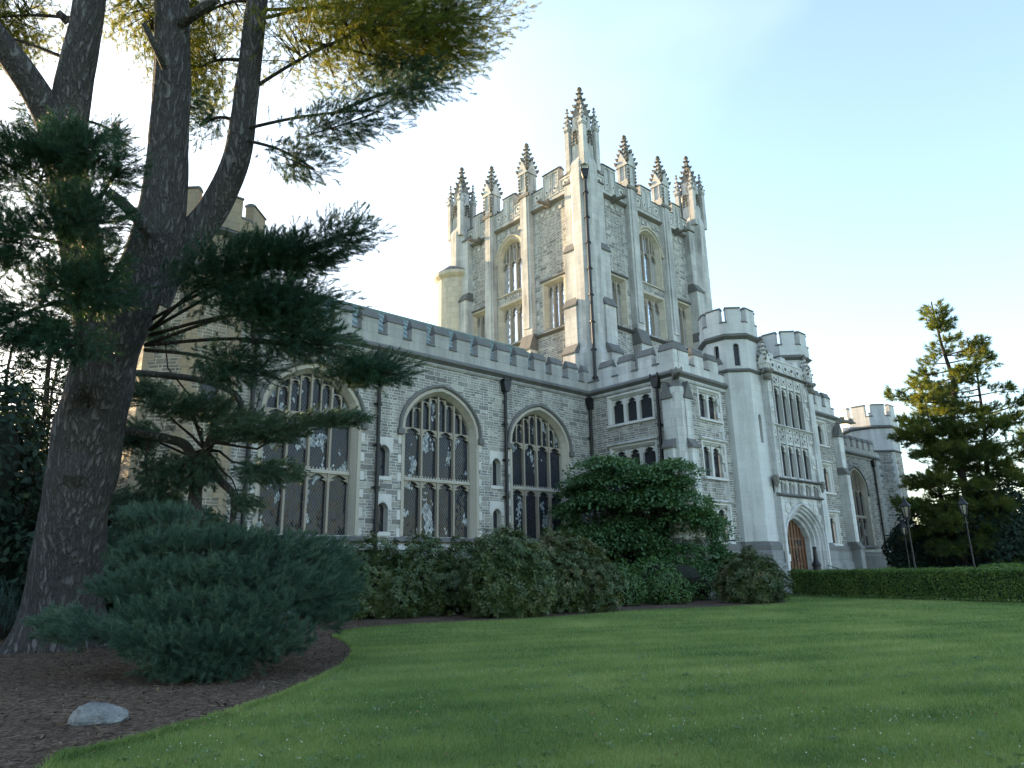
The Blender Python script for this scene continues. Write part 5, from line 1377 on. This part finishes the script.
# --- trees to the right
def tall_pine(name, label, base, h, crown, trunks, seed, mat, tuft=.55, per=26, w=.05, group=None, nl=(.28, .5)):
    t = empty(name, base, label, 'tree', group); r = np.random.default_rng(seed)
    base = np.array(base, float); mb = MB(); NP, ND, NL = [], [], []
    for (ox, oy, hh, rad, lean) in trunks:
        p0 = base+np.array([ox, oy, -.2]); p1 = base+np.array([ox, oy, 0])+RIGHT*lean+UP*hh
        path = wob(p0, p1, 6, .012); rough_tube(mb, path, list(np.linspace(rad, .05, 7)), 12, 'bark_dark', .06, 2, seed)
        path = np.array(catmull(path, 6)); n = len(path)
        for (zf, az, ln, rise) in crown(r, hh):
            i = int(np.clip(zf*(n-1), 0, n-1)); p = path[i]; d = np.array([math.cos(az), math.sin(az), 0])
            e = p+d*ln+UP*(rise*ln); m = p+d*ln*.5+UP*(rise*ln*.2)
            br = np.array(catmull([p, m, e], 6)); mb.tube([tuple(q) for q in br], list(np.linspace(.04+.012*ln, .015, len(br))), 5, 'bark_dark', cap=False)
            k = max(10, int(ln*14)); tt = r.uniform(.30, 1.0, k)**.6; q = br[np.minimum((tt*(len(br)-1)).astype(int), len(br)-1)]
            sd = np.array([-d[1], d[0], 0]); lat = r.normal(0, 1, k)*(.22+.22*ln*(1.1-tt)*.9)
            P = q+sd*lat[:, None]+np.c_[r.normal(0, .12, (k, 2)), r.normal(.06, .20, k)]
            NP.append(P); ND.append(norm(d*.8+sd*np.sign(lat)[:, None]*.6+r.normal(0, .35, (k, 3))+UP*.3)); NL.append(r.uniform(.5, 1.1, k)*tuft)
    mb.build('trunk', t, smooth=True)
    P, D, L = np.concatenate(NP), np.concatenate(ND), np.concatenate(NL)
    tri_mesh('crown', tri_strips(P, D, L, .4, 1.25, w, nl[0], nl[1], per), 3, mat, t)
def crown_white(r, hh):
    out = []
    for i in range(54):
        z = .12+.86*(i+r.uniform(0, 1))/54
        prof = np.interp(z, [.1, .3, .5, .62, .75, .88, 1.0], [3.2, 3.5, 3.8, 4.4, 3.7, 2.4, .5])
        ln = max(prof*r.choice([.5, .75, .95, 1.12]), .5); out.append((z, r.uniform(0, 6.28), ln, r.uniform(.0, .22) if z > .5 else r.uniform(-.18, .08)))
    return out
def crown_spruce(r, hh):
    out = []
    for i in range(90):
        z = .06+.93*(i+r.uniform(0, 1))/90; out.append((z, r.uniform(0, 6.28), max(.3, hh*.24*(1-z)**.8*r.uniform(.7, 1.1)), r.uniform(-.3, -.05)))
    return out
tb = gnd(950, 580); 
tall_pine('white_pine', 'tall ragged pine lit gold at the top, right of the building', (66, 17.3, 0), 23.8, crown_white, [(0, 0, 23.6, .42, 0.0), (.9, -1.2, 18.5, .32, 1.2), (-1.2, .6, 14.0, .24, -1.0)], 5, M['needles_far'], per=30)
tall_pine('white_pine', 'tall pine cut off by the right edge of the photo', (76, 10.5, 0), 17.5, crown_white, [(0, 0, 17.5, .35, 0.0), (1.5, -.5, 15, .3, .5)], 9, M['needles_far'], per=26)
GR = 'dark evergreens below the tall right-hand pine'
for i, (px, d, h, lab) in enumerate([(925, 60, 7.0, 'dark leafy evergreen close against the right end turret'), (955, 58, 6.2, 'dark evergreen at the foot of the tall pine trunk'), (985, 56, 7.4, 'dark evergreen right of the second lantern post'), (1016, 54, 8.2, 'dark evergreen at the right edge behind the hedge'), (1050, 54, 9, 'dark evergreen just beyond the right edge')][:4]):
    g = at(px, 560, d); lob = [(g[0], g[1], h*.42, 2.6, 2.4, h*.5)]
    for q in range(5):
        a = rng.uniform(0, 6.28); lob.append((g[0]+1.6*math.cos(a), g[1]+1.6*math.sin(a), h*rng.uniform(.2, .62), 1.5, 1.5, h*.28))
    lobed_bush('evergreen_tree', lab, lob, 7000, .34, M['needles_dark'], GR, 'tree')
# --- trees to the left, behind the big pine; those off frame added to block sun
GL = 'dark conifers behind the big pine'
for i, (px, d, h, lab) in enumerate([(20, 26, 12.0, 'dark drooping conifer at the left edge behind the big trunk'), (-60, 24, 14, None), (118, 29, 9.5, 'dark conifer between the big trunk and the left turret'), (62, 32, 12.5, 'taller dark conifer directly behind the big pine trunk'), (-25, 36, 15, 'tall dark conifer far back at the left edge'), (140, 42, 14, 'far dark conifer just left of the tan turret'), (30, 44, 17, 'farthest dark conifer seen left of the big trunk'), (-120, 30, 16, 'unseen dark conifer beyond the left edge, added to keep sun off the lawn'), (90, 50, 17, 'far dark conifer behind the big pine trunk')]):
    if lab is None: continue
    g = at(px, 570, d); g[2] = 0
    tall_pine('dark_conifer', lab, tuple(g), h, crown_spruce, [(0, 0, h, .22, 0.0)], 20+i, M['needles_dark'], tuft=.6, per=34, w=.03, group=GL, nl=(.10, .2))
for px, d, h, lab in ((40, 31, 6.5, 'black-green shrubby evergreen low behind the big trunk'), (-60, 29, 8, 'shrubby evergreen added beyond the left edge to keep sun off the lawn'), (-10, 36, 9, 'black-green shrubby evergreen farther back at the left edge'), (-170, 28, 10, 'unseen shrubby evergreen well beyond the left edge, added to shade lawn and mulch'), (-300, 27, 10, 'unseen broad evergreen far beyond the left edge, added to shade lawn and mulch'), (-460, 27, 10, 'bushy evergreen added behind the big trunk to keep sun off the lawn'), (134, 22.5, 4.6, 'low shrubby evergreen in front of the tan turret'), (170, 23, 3.6, 'lowest shrubby evergreen at the foot of the tan turret')):
    g = at(px, 560, d)
    if px < -150: g = np.array({-170: (-2.0, 27.5), -300: (-6.5, 28.0), -460: (1.5, 29.5)}[px]+(0,))  # evergreens added on the far left to keep low sun off lawn and mulch
    lob = [(g[0], g[1], h*.42, 3.0, 2.6, h*.5)]
    for q in range(5):
        a = rng.uniform(0, 6.28); lob.append((g[0]+1.9*math.cos(a), g[1]+1.9*math.sin(a), h*rng.uniform(.2, .62), 1.6, 1.6, h*.28))
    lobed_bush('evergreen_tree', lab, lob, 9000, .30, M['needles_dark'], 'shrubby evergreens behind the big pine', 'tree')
def blue_shrub():
    c = gnd(2, 640); t = empty('blue_spruce_shrub', c, 'pale blue spruce shrub at the left edge beside the trunk', 'shrub')
    P = cloud(c+np.array([0, 0, .75]), (.55, .65, .6), 320); d = norm(norm(P-c)+UP*.3+rng.normal(0, .3, P.shape))
    mb = MB(); 
    for q in range(0, 320, 5): mb.tube(wob(c, P[q], 3, .05), [.018, .014, .01, .006], 4, 'bark_dark', cap=False)
    mb.build('branches', t)
    tri_mesh('foliage', tri_strips(P, d, rng.uniform(.2, .38, len(P)), .5, 1.3, .006, .02, .04, 150), 3, M['spruce'], t)
blue_shrub()
